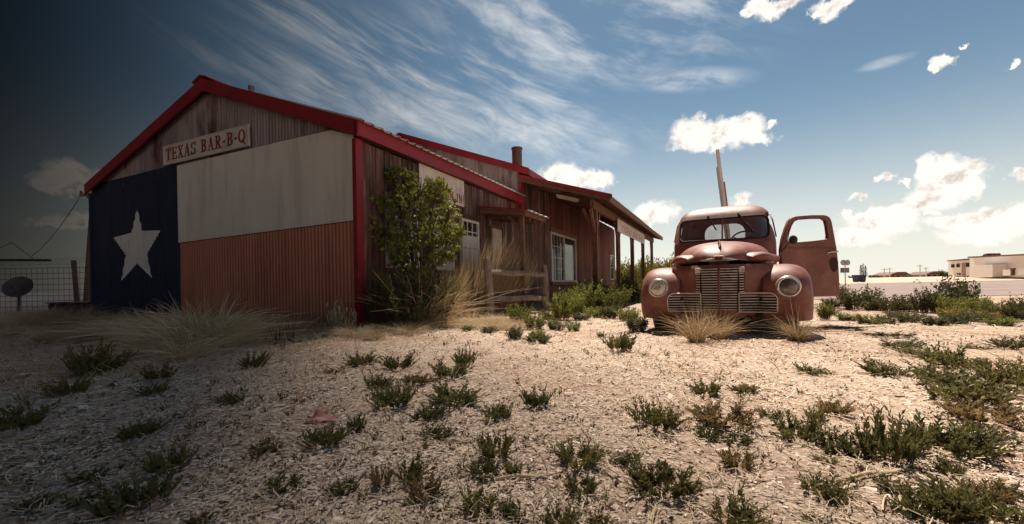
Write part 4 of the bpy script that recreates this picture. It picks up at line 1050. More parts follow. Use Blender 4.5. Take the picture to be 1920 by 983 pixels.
for (a, b_) in (((-0.185, 1.545), (-0.075, 1.325)), ((0.205, 1.545), (0.375, 1.265))):
    w = MB().tube([on_ws(a[0] + (b_[0] - a[0]) * i / 5, a[1] + (b_[1] - a[1]) * i / 5, 0.030 - 0.012 * (i / 5)) for i in range(4)], 0.0065, 6).build('wiper', M['rubber'], truck, smooth=60)
    MB().tube([on_ws(a[0] + (b_[0] - a[0]) * t_, a[1] + (b_[1] - a[1]) * t_, 0.014) for t_ in (0.42, 0.6, 0.8, 1.0)], 0.010, 6).build('wiper_blade', M['rubber'], w, smooth=60)
    MB().lathe([(0.016, 0.0), (0.016, 0.03), (0.008, 0.034)], on_ws(a[0], a[1], 0.0), (0, -1, 0.3), 10).build('pivot', M['chrome'], w)
# rain-gutter line and roof seam
MB().tube([(x, 1.395 + 0.55 * abs(x) ** 3.2, 1.555 - 0.10 * abs(x) ** 3.0) for x in np.linspace(-0.5, 0.5, 15)], 0.005, 6).build('roof_seam', PAINT, truck, smooth=60)
for s in (-1, 1): MB().tube([(s * (lerp_tab(CW, z) * 0.985 + 0.008), y, z) for (y, z) in ((1.42, 1.20), (1.52, 1.44), (1.60, 1.535), (1.9, 1.56), (2.2, 1.54), (2.3, 1.42))], 0.009, 6).build('rain_gutter', PAINT, truck, smooth=60)
# inside: seat, wheel, dash
MB().span((-0.58, 1.95, 0.55), (0.58, 2.33, 0.80)).build('seat', M['seat'], truck, bevel=0.04)
MB().prism([(2.20, 0.80), (2.36, 0.80), (2.36, 1.24), (2.27, 1.24)], lambda p, q: (-0.57, p, q), lambda p, q: (0.57, p, q)).build('seat_back', M['seat'], truck, bevel=0.03)
MB().prism([(1.22, 0.85), (1.42, 0.92), (1.46, 1.12), (1.26, 1.155)], lambda p, q: (-0.56, p, q), lambda p, q: (0.56, p, q)).build('dashboard', PAINT, truck)
cw, axw = Vector((0.30, 1.66, 1.175)), Vector((0, -0.80, 0.60)).normalized()
xw = Vector((1, 0, 0)); yw = axw.cross(xw)
sw = MB().tube([cw + (xw * math.cos(t_) + yw * math.sin(t_)) * 0.205 for t_ in np.linspace(0, 2 * math.pi, 33)[:-1]], 0.012, 8, closed=True).build('steering_wheel', M['rubber'], truck, smooth=80)
sp = MB()
for t_ in (0.5, 2.6, 4.71): sp.tube([cw, cw + (xw * math.cos(t_) + yw * math.sin(t_)) * 0.2], 0.007, 6)
sp.build('spoke', M['rubber'], sw); MB().tube([cw, cw - axw * 0.1 + Vector((0, -0.45, -0.35))], 0.02, 8).build('column', M['truck_dark'], sw)
# ---- open driver door
hinge = Vector((0.672, 1.31, 0))
ddir = (Matrix.Rotation(R(28), 3, 'Z') @ Vector((1, 0.03, 0))).normalized()   # world +X, in truck axes
dnor = Vector((ddir.y, -ddir.x, 0))                 # outer skin, looks to the front
def dp(a, z, t_): return hinge + ddir * a + dnor * (t_ + 0.018 * math.sin(min(1, max(0, (z - 0.38) / 0.9)) * math.pi)) + Vector((0, 0, z))
dout = [(0.0, 0.375), (0.0, 0.6), (0.0, 0.8), (0.0, 1.0), (0.028, 1.147), (0.085, 1.30), (0.125, 1.395), (0.165, 1.437), (0.23, 1.455), (0.43, 1.468), (0.60, 1.467), (0.655, 1.455), (0.695, 1.425), (0.715, 1.37), (0.74, 1.2), (0.765, 1.0), (0.785, 0.75), (0.80, 0.5), (0.80, 0.40), (0.785, 0.375)]
dhole = [(0.098, 1.145), (0.118, 1.235), (0.155, 1.33), (0.19, 1.385), (0.24, 1.408), (0.42, 1.42), (0.585, 1.418), (0.625, 1.39), (0.64, 1.33), (0.655, 1.19), (0.645, 1.145), (0.60, 1.13), (0.42, 1.112), (0.25, 1.10), (0.14, 1.105)]
dbm = MB().prism(dout, lambda a, z: dp(a, z, 0.03), lambda a, z: dp(a, z, -0.03)).build('door', PAINT, truck)
hc = MB().prism(dhole, lambda a, z: dp(a, z, 0.2), lambda a, z: dp(a, z, -0.2)).build('cut_dh', None, truck)
bool_cut(dbm, [hc])
if not dbm.data.materials: dbm.data.materials.append(PAINT)
bv = dbm.modifiers.new('bevel', 'BEVEL'); bv.width = 0.012; bv.segments = 3; bv.limit_method = 'ANGLE'; bv.angle_limit = R(50)
shade(dbm.data, 30)
lip = MB().tube([dp(a, z, 0.032) for a, z in dhole], 0.007, 6, closed=True).build('window_lip', PAINT, dbm, smooth=80)
MB().tube([dp(a, 1.03 - 0.02 * a, 0.030) for a in np.linspace(0.03, 0.75, 12)], 0.006, 6).build('crease', PAINT, dbm, smooth=80)
MB().tube([dp(0.61, 0.955, 0.055), dp(0.66, 0.966, 0.066), dp(0.72, 0.972, 0.066), dp(0.755, 0.974, 0.058)], [0.006, 0.011, 0.012, 0.008], 8).build('door_handle', M['chrome'], dbm, smooth=80)
MB().tube([dp(0.74, 0.972, 0.02), dp(0.74, 0.972, 0.06)], 0.012, 8).build('handle_stem', M['chrome'], dbm)
MB().prism([(0.715 + 0.055 * math.cos(a) * (1.0 + 0.12 * math.sin(3 * a)), 0.80 + 0.10 * math.sin(a)) for a in np.linspace(0, 2 * math.pi, 20)[:-1]], lambda a, z: dp(a, z, 0.0325), lambda a, z: dp(a, z, 0.028)).build('primer_patch', mat('primer_patch', (0.045, 0.018, 0.016), (0.065, 0.026, 0.02), 0.8, 6), dbm)
for z in (0.55, 0.95): MB().tube([dp(-0.01, z - 0.03, 0.02), dp(-0.01, z + 0.03, 0.02)], 0.014, 8).build('hinge', PAINT, dbm)
mr = MB().tube([dp(0.0, 0.985, 0.05), dp(0.0, 1.03, 0.10), dp(0.05, 1.10, 0.125), dp(0.085, 1.125, 0.13)], 0.008, 8).build('side_mirror', M['truck_dark'], truck, smooth=60)
MB().lathe([(0.0, 0.026), (0.035, 0.022), (0.055, 0.008), (0.058, 0.0), (0.052, -0.006), (0.0, -0.008)], dp(0.095, 1.13, 0.14), dnor, 24).build('mirror_head', M['truck_dark'], mr, smooth=60)
# ---- wheels
def wheel(x, y, z, r=0.345, w=0.17):
    wl = MB().lathe([(r * 0.62, -w * 0.42), (r * 0.80, -w / 2), (r * 0.93, -w * 0.48), (r, -w * 0.36), (r, w * 0.36), (r * 0.93, w * 0.48), (r * 0.80, w / 2), (r * 0.62, w * 0.42)], (x, y, z), (1, 0, 0), 40)
    root = wl.build('wheel', M['tyre'], truck, smooth=50)
    MB().lathe([(r * 0.63, -w * 0.40), (r * 0.58, -w * 0.25), (r * 0.30, -w * 0.30), (0.0, -w * 0.34)], (x, y, z), (1, 0, 0), 28).build('rim', PAINT, root, smooth=50)
    MB().lathe([(r * 0.63, w * 0.40), (r * 0.58, w * 0.25), (r * 0.30, w * 0.30), (0.0, w * 0.34)], (x, y, z), (1, 0, 0), 28).build('rim', PAINT, root, smooth=50)
    tr_ = MB()
    for i in range(36):
        a = 2 * math.pi * i / 36
        mm = Matrix.Rotation(a, 3, 'X')
        tr_.box(Vector((x, y, z)) + mm @ Vector((0, 0, r + 0.002)), (w * 0.7, 0.028, 0.012), mm)
    tr_.build('tread', M['tyre'], root)
for s in (-1, 1):
    wheel(s * 0.69, 0.44, 0.315); wheel(s * 0.70, 3.25, 0.315)
# ---- underside: rails, axle, towing bracket
for s in (-1, 1): MB().span((s * 0.36, -0.02, 0.20), (s * 0.42, 4.0, 0.30)).build('frame_rail', M['truck_dark'], truck)
MB().tube([(-0.64, 0.44, 0.30), (-0.4, 0.44, 0.24), (0.4, 0.44, 0.24), (0.64, 0.44, 0.30)], 0.035, 8).build('front_axle', M['truck_dark'], truck)
MB().tube([(-0.66, 3.25, 0.31), (0.66, 3.25, 0.31)], 0.045, 8).build('rear_axle', M['truck_dark'], truck)
MB().lathe([(0.0, 0.05), (0.045, 0.05), (0.06, 0.03), (0.06, -0.05)], (0.26, 0.02, 0.185), (0, -1, 0), 16).build('bumper_bracket', M['truck_dark'], truck, smooth=50)
MB().lathe([(0.0, 0.02), (0.02, 0.02), (0.02, 0.0)], (0.26, -0.032, 0.185), (0, -1, 0), 10).build('bolt', PAINT, truck)
MB().span((-0.30, 0.35, 0.16), (0.30, 1.3, 0.30)).build('oil_pan', M['truck_dark'], truck)
# ---- bed, running boards, rear fenders
for s in (-1, 1):
    MB().span((s * 0.66, 1.25, 0.30), (s * 0.86, 2.4, 0.335)).build('running_board', PAINT, truck)
    MB().span((s * 0.64, 2.50, 0.58), (s * 0.67, 4.3, 1.02)).build('bed_side', PAINT, truck)
    MB().tube([(s * 0.655, 2.50, 1.03), (s * 0.655, 4.3, 1.03)], 0.028, 8).build('bed_rail', PAINT, truck)
    def rf(u, v):
        a = math.pi * (1.08 - 1.16 * u); g = 0.84 + 0.16 * math.sqrt(max(0, 1 - v ** 3))
        return (s * (0.65 + 0.22 * v), 3.25 - 0.47 * g * -math.cos(a), 0.30 + 0.46 * g * math.sin(a))
    MB().grid(rf, 24, 9).build('rear_fender', PAINT, truck, smooth=180)
MB().span((-0.64, 2.50, 0.58), (0.64, 2.53, 1.02)).build('bed_front', PAINT, truck)
MB().span((-0.64, 4.27, 0.58), (0.64, 4.30, 1.02)).build('tailgate', PAINT, truck)
MB().span((-0.64, 2.53, 0.56), (0.64, 4.27, 0.585)).build('bed_floor', M['dark_wood'], truck)
MB().span((-0.655, 1.17, 0.36), (0.655, 2.42, 0.42)).build('cab_floor', M['truck_dark'], truck)
# ================================================================ plants: generators
def unit3(v): return v / np.maximum(np.linalg.norm(v, axis=-1, keepdims=True), 1e-9)
def leaves(Pb, Dr, Ln, Wd, rng, fold=0.25):
    """pointed folded leaves: base, two sides, tip"""
    n = len(Pb); Dr = unit3(Dr)
    rv = rng.normal(size=(n, 3)); S = unit3(np.cross(Dr, rv)); N = np.cross(S, Dr)
    Ln = np.asarray(Ln).reshape(-1, 1); Wd = np.asarray(Wd).reshape(-1, 1)
    mid = Pb + Dr * Ln * 0.45
    V = np.stack([Pb, mid + S * Wd + N * Wd * fold, Pb + Dr * Ln - N * Ln * 0.10, mid - S * Wd + N * Wd * fold], 1).reshape(-1, 3)
    k = np.arange(n)[:, None] * 4
    return V, np.concatenate([k + [0, 1, 2], k + [0, 2, 3]], 0)
def ribbons(paths, widths, rng):
    """paths (n,k,3) tapering ribbons"""
    n, k, _ = paths.shape
    d = unit3(paths[:, -1] - paths[:, 0]); s = unit3(np.cross(d, rng.normal(size=(n, 3))))
    tp = np.linspace(1, 0.12, k)[None, :, None] * np.asarray(widths).reshape(-1, 1, 1)
    A = paths + s[:, None] * tp; Bq = paths - s[:, None] * tp
    V = np.stack([A, Bq], 2).reshape(-1, 3)
    base = (np.arange(n)[:, None] * 2 * k + np.arange(k - 1)[None, :] * 2).ravel()[:, None]
    return V, base + np.array([0, 1, 3, 2])
def tubes3(paths, r0, r1):
    n, k, _ = paths.shape
    V = []
    rad = np.linspace(1, r1 / r0, k)[None, :, None] * r0
    for a in (0, 2.09, 4.19): V.append(paths + np.array([math.cos(a), math.sin(a), 0])[None, None] * rad)
    V = np.stack(V, 2).reshape(-1, 3)
    b = (np.arange(n)[:, None] * 3 * k + np.arange(k - 1)[None, :] * 3).ravel()[:, None]
    return V, np.concatenate([b + [0, 1, 4, 3], b + [1, 2, 5, 4], b + [2, 0, 3, 5]], 0)
def curved(n, k, base_r, h, spread, lean, rng, curl=0.3):
    a = rng.uniform(0, 2 * math.pi, n); r = np.sqrt(rng.uniform(0, 1, n)) * base_r
    P0 = np.stack([r * np.cos(a), r * np.sin(a), np.zeros(n)], 1)
    a2 = a + rng.normal(0, 0.5, n); out = np.abs(rng.normal(0, 1, n)) * spread
    hh = h * rng.uniform(0.45, 1.0, n)
    T = np.stack([out * np.cos(a2) + lean[0], out * np.sin(a2) + lean[1], np.ones(n)], 1) * hh[:, None]
    t = np.linspace(0, 1, k)[None, :, None]
    a3 = a2 + rng.normal(0, 1.1, n)
    bend = np.stack([np.cos(a3) * curl * h, np.sin(a3) * curl * h, -curl * 0.4 * h * np.ones(n)], 1) * rng.uniform(0, 1, (n, 1))
    return P0[:, None] + T[:, None] * t + bend[:, None] * t ** 2.3
def weed_mesh(seed, big=True):
    rng = np.random.default_rng(seed)
    ns = int(rng.integers(34, 48)) if big else int(rng.integers(6, 11))
    st = curved(ns, 5, 0.50 if big else 0.22, 1.0, 0.42, (0, 0), rng, 0.26)
    st *= 1.0 - 0.45 * rng.uniform(0, 1, (ns, 1, 1)) * np.array([0, 0, 1.0])
    V, F_ = tubes3(st, 0.012, 0.005)
    stem = np_mesh('weed_stems', V, F_)
    nl = 19 if big else 13
    tt = np.linspace(0.16, 1.0, nl)[None, :] + rng.normal(0, 0.02, (ns, nl))
    tt = np.clip(tt, 0.05, 1.0) * 4
    i0 = np.minimum(tt.astype(int), 3); fr_ = (tt - i0)[..., None]
    rows = np.arange(ns)[:, None]
    Pb = st[rows, i0] * (1 - fr_) + st[rows, i0 + 1] * fr_
    Ds = unit3(st[rows, i0 + 1] - st[rows, i0])
    ang = (np.arange(nl)[None] * 2.4 + rng.uniform(0, 6, (ns, 1)))
    side = np.stack([np.cos(ang), np.sin(ang), np.zeros_like(ang)], -1)
    op = rng.uniform(0.35, 0.85, ang.shape)[..., None]
    Dl = (Ds * 1.0 + side * op).reshape(-1, 3)
    Ln = rng.uniform(0.12, 0.23, ns * nl) * np.tile(np.linspace(1.1, 0.75, nl), ns)
    V, F_ = leaves(Pb.reshape(-1, 3), Dl, Ln, Ln * rng.uniform(0.15, 0.24, ns * nl), rng)
    return stem, np_mesh('weed_leaves', V, F_)
def bush_meshes(seed, n=1500, leaf=0.05, flat=0.8, spiky=0.5):
    rng = np.random.default_rng(seed)
    ns = 46
    st = curved(ns, 5, 0.40, 1.0, 0.36, (0, 0), rng, 0.30)
    V, F_ = tubes3(st, 0.010, 0.004); stem = np_mesh('bush_stems', V, F_)
    k = rng.integers(0, ns, n); t = rng.uniform(0.12, 1.0, n) ** 0.8 * 4
    i0 = np.minimum(t.astype(int), 3); f = (t - i0)[:, None]
    Pb = st[k, i0] * (1 - f) + st[k, i0 + 1] * f + rng.normal(0, 0.045, (n, 3))
    Pb[:, 2] = np.maximum(Pb[:, 2], 0.01)
    D_ = unit3(st[k, i0 + 1] - st[k, i0]) * spiky + rng.normal(0, 0.6, (n, 3)) + np.array([0, 0, 0.25])
    Ln = leaf * rng.uniform(0.6, 1.5, n)
    V, F_ = leaves(Pb, D_, Ln, Ln * rng.uniform(0.2, 0.34, n), rng)
    return stem, np_mesh('bush_leaves', V, F_)
def grass_mesh(seed, n, base_r, spread, lean, curl, w):
    rng = np.random.default_rng(seed)
    V, F_ = ribbons(curved(n, 5, base_r, 1.0, spread, lean, rng, curl), rng.uniform(0.6, 1.2, n) * w, rng)
    return np_mesh('grass_blades', V, F_)

def with_mat(me, m):
    c = me.copy()
    c.materials.clear(); c.materials.append(m); return c
# ---------------------------------------------------------------- small weeds on the gravel
WEED = [weed_mesh(100 + i, True) for i in range(7)]
SEED = [weed_mesh(200 + i, False) for i in range(4)]
wv = [(with_mat(s, M['stem_weed']), with_mat(l, M['leaf_weed'])) for s, l in WEED]
wv += [(with_mat(s, M['stem_weed']), with_mat(l, M['leaf_weed_deep'])) for s, l in WEED]
wv += [(with_mat(s, M['red_weed']), with_mat(l, M['leaf_weed_dry'])) for s, l in WEED[:2]]
sv = [(with_mat(s, M['stem_weed']), with_mat(l, M['leaf_weed'])) for s, l in SEED] + [(with_mat(s, M['red_weed']), with_mat(l, M['red_weed'])) for s, l in SEED[:2]]
def plant(name, label, cat, group, pos, meshes, sx, sz, part_names, rng=rnd, tilt=0.10):
    t_ = thing(name, label, cat, pos, rng.uniform(0, 6.28), group)
    t_.scale = (sx, sx, sz)
    t_.rotation_euler = (rng.uniform(-tilt, tilt), rng.uniform(-tilt, tilt), t_.rotation_euler[2])
    for nm, me in zip(part_names, meshes): link(nm, me, None, t_)
    return t_
C6 = [(100,45,80,35),(400,75,90,80),(500,100,50,30),(585,105,60,40),(285,90,35,30),(90,290,80,100),(25,285,30,30),(20,200,45,30),(445,310,30,40),(345,270,40,20),(380,240,25,15),(540,355,130,115),(655,365,50,30),(640,310,30,30),(780,345,180,95),(740,400,70,60),(730,240,90,70),(870,230,80,40),(1085,240,45,35),(970,195,20,15),(1120,160,85,40),(1405,160,120,60),(1420,20,130,20),(1450,60,110,35),(1540,95,110,40),(1650,130,130,90),(1680,210,220,90),(1720,270,200,120),(1750,330,180,100),(1620,450,220,150),(1740,400,120,80),(1870,210,150,120),(1880,65,100,50),(1760,65,70,20),(965,320,70,40),(1070,400,130,110),(1140,340,50,80),(1210,310,90,70),(1305,280,30,25),(1280,300,20,20),(1400,490,160,240),(1250,450,150,90),(1180,490,70,30),(1310,540,60,60),(840,500,100,90),(915,490,60,50),(845,415,100,45),(1000,445,40,40),(820,720,160,130),(1130,720,70,40),(690,670,50,50),(620,640,40,40),(565,590,190,140),(430,490,80,60),(375,490,50,50),(240,500,130,110),(140,460,50,30),(55,415,40,50),(300,360,40,30),(255,600,90,90),(180,722,100,110),(330,722,80,70),(250,710,40,60),(20,690,70,80),(10,530,60,80),(1170,610,130,90),(1225,650,50,70),(1280,590,60,45),(1420,600,80,70),(1385,620,40,40),(1560,690,160,120),(1730,700,200,180),(1640,690,140,110),(1850,700,120,90),(1890,640,100,70),(1640,535,80,80),(1490,520,50,35),(1905,370,40,45),(1900,415,40,20),(840,135,40,15),(905,170,30,20),(1180,95,20,12),(1270,85,20,10),(1380,85,35,10),(1800,150,120,60),(1600,180,90,60),(1560,400,90,70),(1690,440,90,90),(1500,690,90,70),(1780,640,110,100)]
C7 = [(1360,125,90,55),(1500,140,100,65),(1690,170,110,70),(1740,130,60,80),(1670,60,30,30),(1415,215,80,70),(1475,285,120,110),(1560,195,90,50),(1700,270,160,90),(1610,330,110,60),(1870,330,80,80),(1830,350,60,60),(1855,470,110,120),(1640,400,90,60),(1600,440,60,60),(1520,420,40,60),(1410,410,60,60),(1330,380,60,80),(1220,430,120,90),(1290,310,40,25),(1240,195,20,20),(1270,155,80,20),(1215,235,25,20),(1325,450,35,30),(1530,560,100,110),(1600,620,110,100),(1430,580,70,100),(1800,660,120,90),(1820,540,100,70),(1900,670,50,80),(1290,600,90,60),(1060,590,100,60),(1110,670,50,60),(1225,545,25,30),(1040,505,50,30),(990,455,90,55),(840,375,60,50),(865,280,80,50),(1065,265,50,55),(1110,275,25,45),(1140,275,30,30),(1175,265,30,35),(980,265,40,30),(940,310,30,45),(1000,320,25,40),(1090,330,50,45),(915,230,35,35),(810,205,45,35),(790,235,40,30),(600,190,80,70),(575,250,70,50),(520,235,50,40),(610,310,60,45),(680,340,60,35),(720,380,60,50),(770,360,40,30),(525,400,110,70),(650,520,130,110),(665,565,60,45),(500,460,60,40),(450,520,50,40),(330,560,90,55),(520,670,200,160),(370,475,40,35),(330,465,40,40),(290,405,30,25),(350,340,25,25),(385,335,20,20),(420,290,40,20),(375,255,40,25),(430,215,60,30),(340,170,100,140),(400,150,120,80),(260,240,110,70),(120,290,60,60),(40,380,170,110),(90,265,60,40),(40,580,50,50),(120,570,60,60),(150,660,80,60),(300,650,80,50),(40,690,50,50),(750,722,80,60),(890,640,20,25),(990,555,20,30),(1140,455,20,15),(825,420,25,30),(900,405,20,20),(1390,620,30,40),(1510,650,30,40),(1690,440,60,40),(1790,420,50,50),(950,140,70,70),(240,655,30,30),(235,320,30,30)]
spots = [(960 + a / 2, 620 + b / 2, w / 2, h / 2) for a, b, w, h in C6] + [(a / 2, 620 + b / 2, w / 2, h / 2) for a, b, w, h in C7]
def weed_zone(p):
    if p.x + 0.43 * p.y < -0.35 and p.y < 3.2: return 'in shaded gravel well out from the flag wall', 'out in the shade'
    if p.x + 0.43 * p.y < 0.35: return 'on grassy shaded ground before the flag wall', 'before the flag wall'
    if p.y > 3.2 and p.x > 3.2: return 'on gravel between the truck and the roadside bushes', 'beside the truck'
    if p.y > 3.2: return 'on sunlit gravel between the truck and the barn', 'between truck and barn'
    if p.x > 1.0: return 'on sunlit gravel out in front of the truck', 'before the truck'
    return 'on sunlit gravel at the edge of the added shade', 'by the shadow edge'
for i, (px, py, w, h) in enumerate(spots):
    p = on_ground(px, py); p.z = gz(p.x, p.y) - 0.004
    wm, hm = w * p.y / FPX, h * p.y / FPX
    big = w > 32 or h > 32
    # a plant seen from above shows its depth as height too
    dn = CAMH / p.y
    hm = max(0.026, 1.12 * hm / (1 + 0.35 * dn))
    sx = max(wm / 1.15, hm * 0.6)
    zone, zg = weed_zone(p)
    zone, zg = weed_zone(p)
    if w > 95: lab, gr_ = 'broad green leafy weed patch ' + zone, 'wide weed patches ' + zg
    elif big: lab, gr_ = 'narrow-leaved green weed clump ' + zone, 'leafy weed clumps ' + zg
    else: lab, gr_ = 'tiny weed seedling ' + zone, 'weed seedlings ' + zg
    k = rnd.randrange(16 if big else 6)
    plant('weed', lab, 'weed', gr_, p, (wv if big else sv)[k], sx, hm, ('stems', 'leaves'))
for i in range(112):      # seedlings between them
    px, py = rnd.uniform(20, 1900), rnd.uniform(655, 960)
    p = on_ground(px, py); p.z = gz(p.x, p.y) - 0.004
    s = rnd.uniform(0.015, 0.04)
    zone, zg = weed_zone(p)
    plant('weed', 'tiny weed seedling ' + zone, 'weed', 'weed seedlings ' + zg, p, sv[rnd.randrange(6)], s, s * 1.3, ('stems', 'leaves'))

# ---------------------------------------------------------------- bushes by the road and by the porch
BUSH = [bush_meshes(300 + i, 2800, 0.075) for i in range(5)]
BB = {k: [(with_mat(s, M['stem_weed']), with_mat(l, M[k])) for s, l in BUSH] for k in ('leaf_green', 'leaf_yellow', 'leaf_dark')}
def bush(px, py, w, h, kind, label, group, name='bush', minY=None):
    p = on_ground(px, py)
    if minY is not None and p.y > minY: p = Vector((p.x / p.y * minY, minY, 0))
    p.z = gz(p.x, p.y) - 0.01
    wm, hm = w * p.y / FPX, h * p.y / FPX
    plant(name, label, 'bush', group, p, BB[kind][rnd.randrange(5)], wm / 1.35, hm * 0.95, ('stems', 'leaves'), tilt=0.05)
for (x, y, w, h, k) in [(330,690,380,250,'leaf_dark'),(660,720,240,200,'leaf_dark'),(800,710,200,160,'leaf_green'),(950,720,220,230,'leaf_dark'),(1100,720,250,200,'leaf_green'),(1450,740,250,200,'leaf_green'),(1620,770,300,180,'leaf_green'),(1750,790,200,180,'leaf_dark'),(1810,780,200,260,'leaf_dark'),(100,680,200,110,'leaf_dark'),(500,700,220,150,'leaf_dark')]:
    bush(1540 + x / 4.916, 440 + y / 4.916, w / 4.916, h / 4.916, k, 'green bush in the weedy strip beside the road', 'bushes along the roadside strip')
bush(1540 + 1270 / 4.916, 440 + 700 / 4.916, 400 / 4.916, 350 / 4.916, 'leaf_dark', 'tallest dark green bush in the weedy strip beside the road', None)
for (x, y, w, h) in [(240,790,200,90),(430,820,220,100),(600,820,200,100),(800,810,250,120),(1050,840,250,110),(1250,830,250,120),(1420,800,240,130),(1650,840,240,100),(700,770,200,80),(60,740,160,80)]:
    bush(1540 + x / 4.916, 440 + y / 4.916, w / 4.916, h / 4.916, 'leaf_dark' if rnd.random() < .6 else 'leaf_green', 'low spreading green weed at the gravel edge of the roadside strip', 'low weeds at the strip edge', 'low_weed')
for (x, y, w, h) in [(1180,760,200,110),(1330,775,220,110),(1480,790,220,100),(1560,800,160,100)]:
    bush(1540 + x / 4.916, 440 + y / 4.916, w / 4.916, h / 4.916, 'leaf_yellow', 'yellow-flowering low weed among the roadside bushes', 'yellow weeds by the road', 'yellow_weed')
for (x, y, w, h) in [(950,720,220,230),(1150,640,240,230),(1300,600,260,200),(1480,600,220,180),(1600,560,200,220),(1750,560,150,190),(560,760,220,180),(700,800,200,140),(1050,690,240,200),(1400,640,220,200)]:
    bush(860 + x / 4.916, 454 + y / 4.916, w / 4.5, h / 3.7, 'leaf_green', 'bright green leafy weed growing at the foot of the porch wall', 'green weeds below the porch', 'leafy_weed')
for (x, y, w, h) in [(900,880,200,120),(1060,890,150,110),(520,970,180,140),(720,975,180,110),(280,900,180,70),(1640,900,250,180),(1560,800,220,150),(1400,770,220,150),(1250,760,240,120),(80,890,120,70),(1310,940,90,60),(1500,980,160,60),(1130,790,200,90),(840,780,200,110)]:
    bush(860 + x / 4.916, 440 + y / 4.916, w / 4.916, h / 4.916, 'leaf_dark' if rnd.random() < .4 else 'leaf_green', 'low green weed on the gravel between split-rail fence and truck', 'low weeds by the fence', 'low_weed')
for (px, w, h, Y, k) in [(1165,60,44,30,'leaf_yellow'),(1190,60,50,30,'leaf_green'),(1212,60,52,29,'leaf_yellow'),(1236,50,48,15,'leaf_yellow'),(1252,60,56,15.5,'leaf_green'),(1268,60,60,15,'leaf_yellow'),(1225,50,40,28,'leaf_green'),(1290,70,50,16,'leaf_green')]:
    p = at_y(px, 530, Y); p.z = 0.0
    plant('brush', 'tall rank brush growing behind the end of the porch', 'bush', 'brush behind the porch', p, BB[k][rnd.randrange(5)], w * Y / FPX / 1.3, (h * Y / FPX + 0.45), ('stems', 'leaves'), tilt=0.04)
bush(1548, 600, 26, 40, 'leaf_green', 'small green weed beside the open truck door', None, 'leafy_weed')
# ---------------------------------------------------------------- dry grasses
GR = [with_mat(grass_mesh(400 + i, 400, 0.30, 0.16, (0.30, 0.0), 0.35, 0.0075), M['straw']) for i in range(3)]
def grass(px, py, hpx, wscale, me, label, group, name='dry_grass', rz=None):
    p = on_ground(px, py); p.z = gz(p.x, p.y) - 0.01
    h = hpx * p.y / FPX
    t_ = thing(name, label, 'grass', p, rnd.uniform(-0.4, 0.4) if rz is None else rz, group)
    t_.scale = (h * wscale, h * wscale, h)
    link('blades', me, None, t_); return t_
for (ly, lx, h, ws) in [(1.75,0.42,1.1,0.5),(2.05,0.30,1.3,0.42),(2.75,0.36,1.7,0.5),(3.1,0.42,1.8,0.52),(3.5,0.50,1.85,0.50),(3.9,0.45,1.8,0.5),(4.3,0.55,1.6,0.52),(3.0,0.50,1.0,0.7),(3.35,0.60,1.15,0.65),(3.8,0.62,1.2,0.7)]:
    p = B(lx, ly, 0); p.z = gz(p.x, p.y) - 0.01
    t_ = thing('dry_grass', 'tall tan dry grass leaning over between the plank wall and the split-rail fence', 'grass', p, rnd.uniform(-0.4, 0.4), 'tall dry grass by the wall')
    t_.scale = (h * ws, h * ws, h); link('blades', GR[rnd.randrange(3)], None, t_)
TU = [with_mat(grass_mesh(420 + i, 320, 0.22, 0.75, (0, 0), 1.0, 0.011), M['straw']) for i in range(3)]
TP = [with_mat(grass_mesh(430 + i, 300, 0.34, 0.8, (0, 0), 1.3, 0.013), M['straw_pale']) for i in range(3)]
grass(1306, 641, 84, 0.62, TU[0], 'pale dry grass tussock in front of the truck grille', None, 'grass_tussock')
grass(1348, 637, 66, 0.6, TU[1], 'shorter dry tussock beside the one at the truck grille', None, 'grass_tussock')
g = grass(1497, 641, 66, 0.55, TU[2], 'dry grass tussock with green base before the driver side headlight', None, 'grass_tussock')
gm = with_mat(grass_mesh(441, 160, 0.2, 0.5, (0, 0), 0.5, 0.007), M['leaf_green']); c = link('green_blades', gm, None, g); c.scale = (0.9, 0.9, 0.55)
g2 = with_mat(grass_mesh(442, 9, 0.05, 0.12, (-0.25, 0), 0.3, 0.014), M['straw']); c = link('tall_stalks', g2, None, g); c.scale = (1.2, 1.2, 1.6)
for (px, py, hp, ws) in [(330,648,95,0.9),(372,655,105,0.8),(415,650,85,0.9),(290,640,75,0.9),(455,640,60,1.0),(345,672,60,1.1),(390,640,110,0.7),(250,635,60,1.0),(490,632,50,1.0),(310,662,70,1.0)]:
    grass(px, py, hp, ws, TP[rnd.randrange(3)], 'tangled bleached grass heap before the painted flag wall', 'bleached grass heaps by the flag wall', 'grass_heap')
for i in range(15):
    px = rnd.uniform(0, 270); py = rnd.uniform(598, 645)
    grass(px, py, rnd.uniform(28, 50), 1.2, TU[rnd.randrange(3)], 'low brown dry grass tuft near the wire fence', 'dry tufts by the wire fence', 'grass_tuft')
for i in range(30):
    px = rnd.uniform(470, 1000); py = 612 + 8 * math.sin(px * .02) + rnd.uniform(-2, 18) - max(0, px - 690) * 0.045
    grass(px, py, rnd.uniform(16, 34), 1.3, (TU + TP)[rnd.randrange(6)], 'short dry grass tuft at the foot of the barn wall', 'dry tufts along the barn', 'grass_tuft')
WS_ = [with_mat(grass_mesh(450 + i, 26, 0.10, 0.25, (0, 0), 0.15, 0.012), M['red_weed']) for i in range(2)]
for (px, py, hp) in [(500,640,60),(520,645,72),(545,640,60),(530,655,40),(250,610,55),(280,612,50)]:
    grass(px, py, hp, 0.9, WS_[rnd.randrange(2)], 'dead reddish-brown weed stalks near the flag wall', 'dead red weed stalks', 'dead_weed')
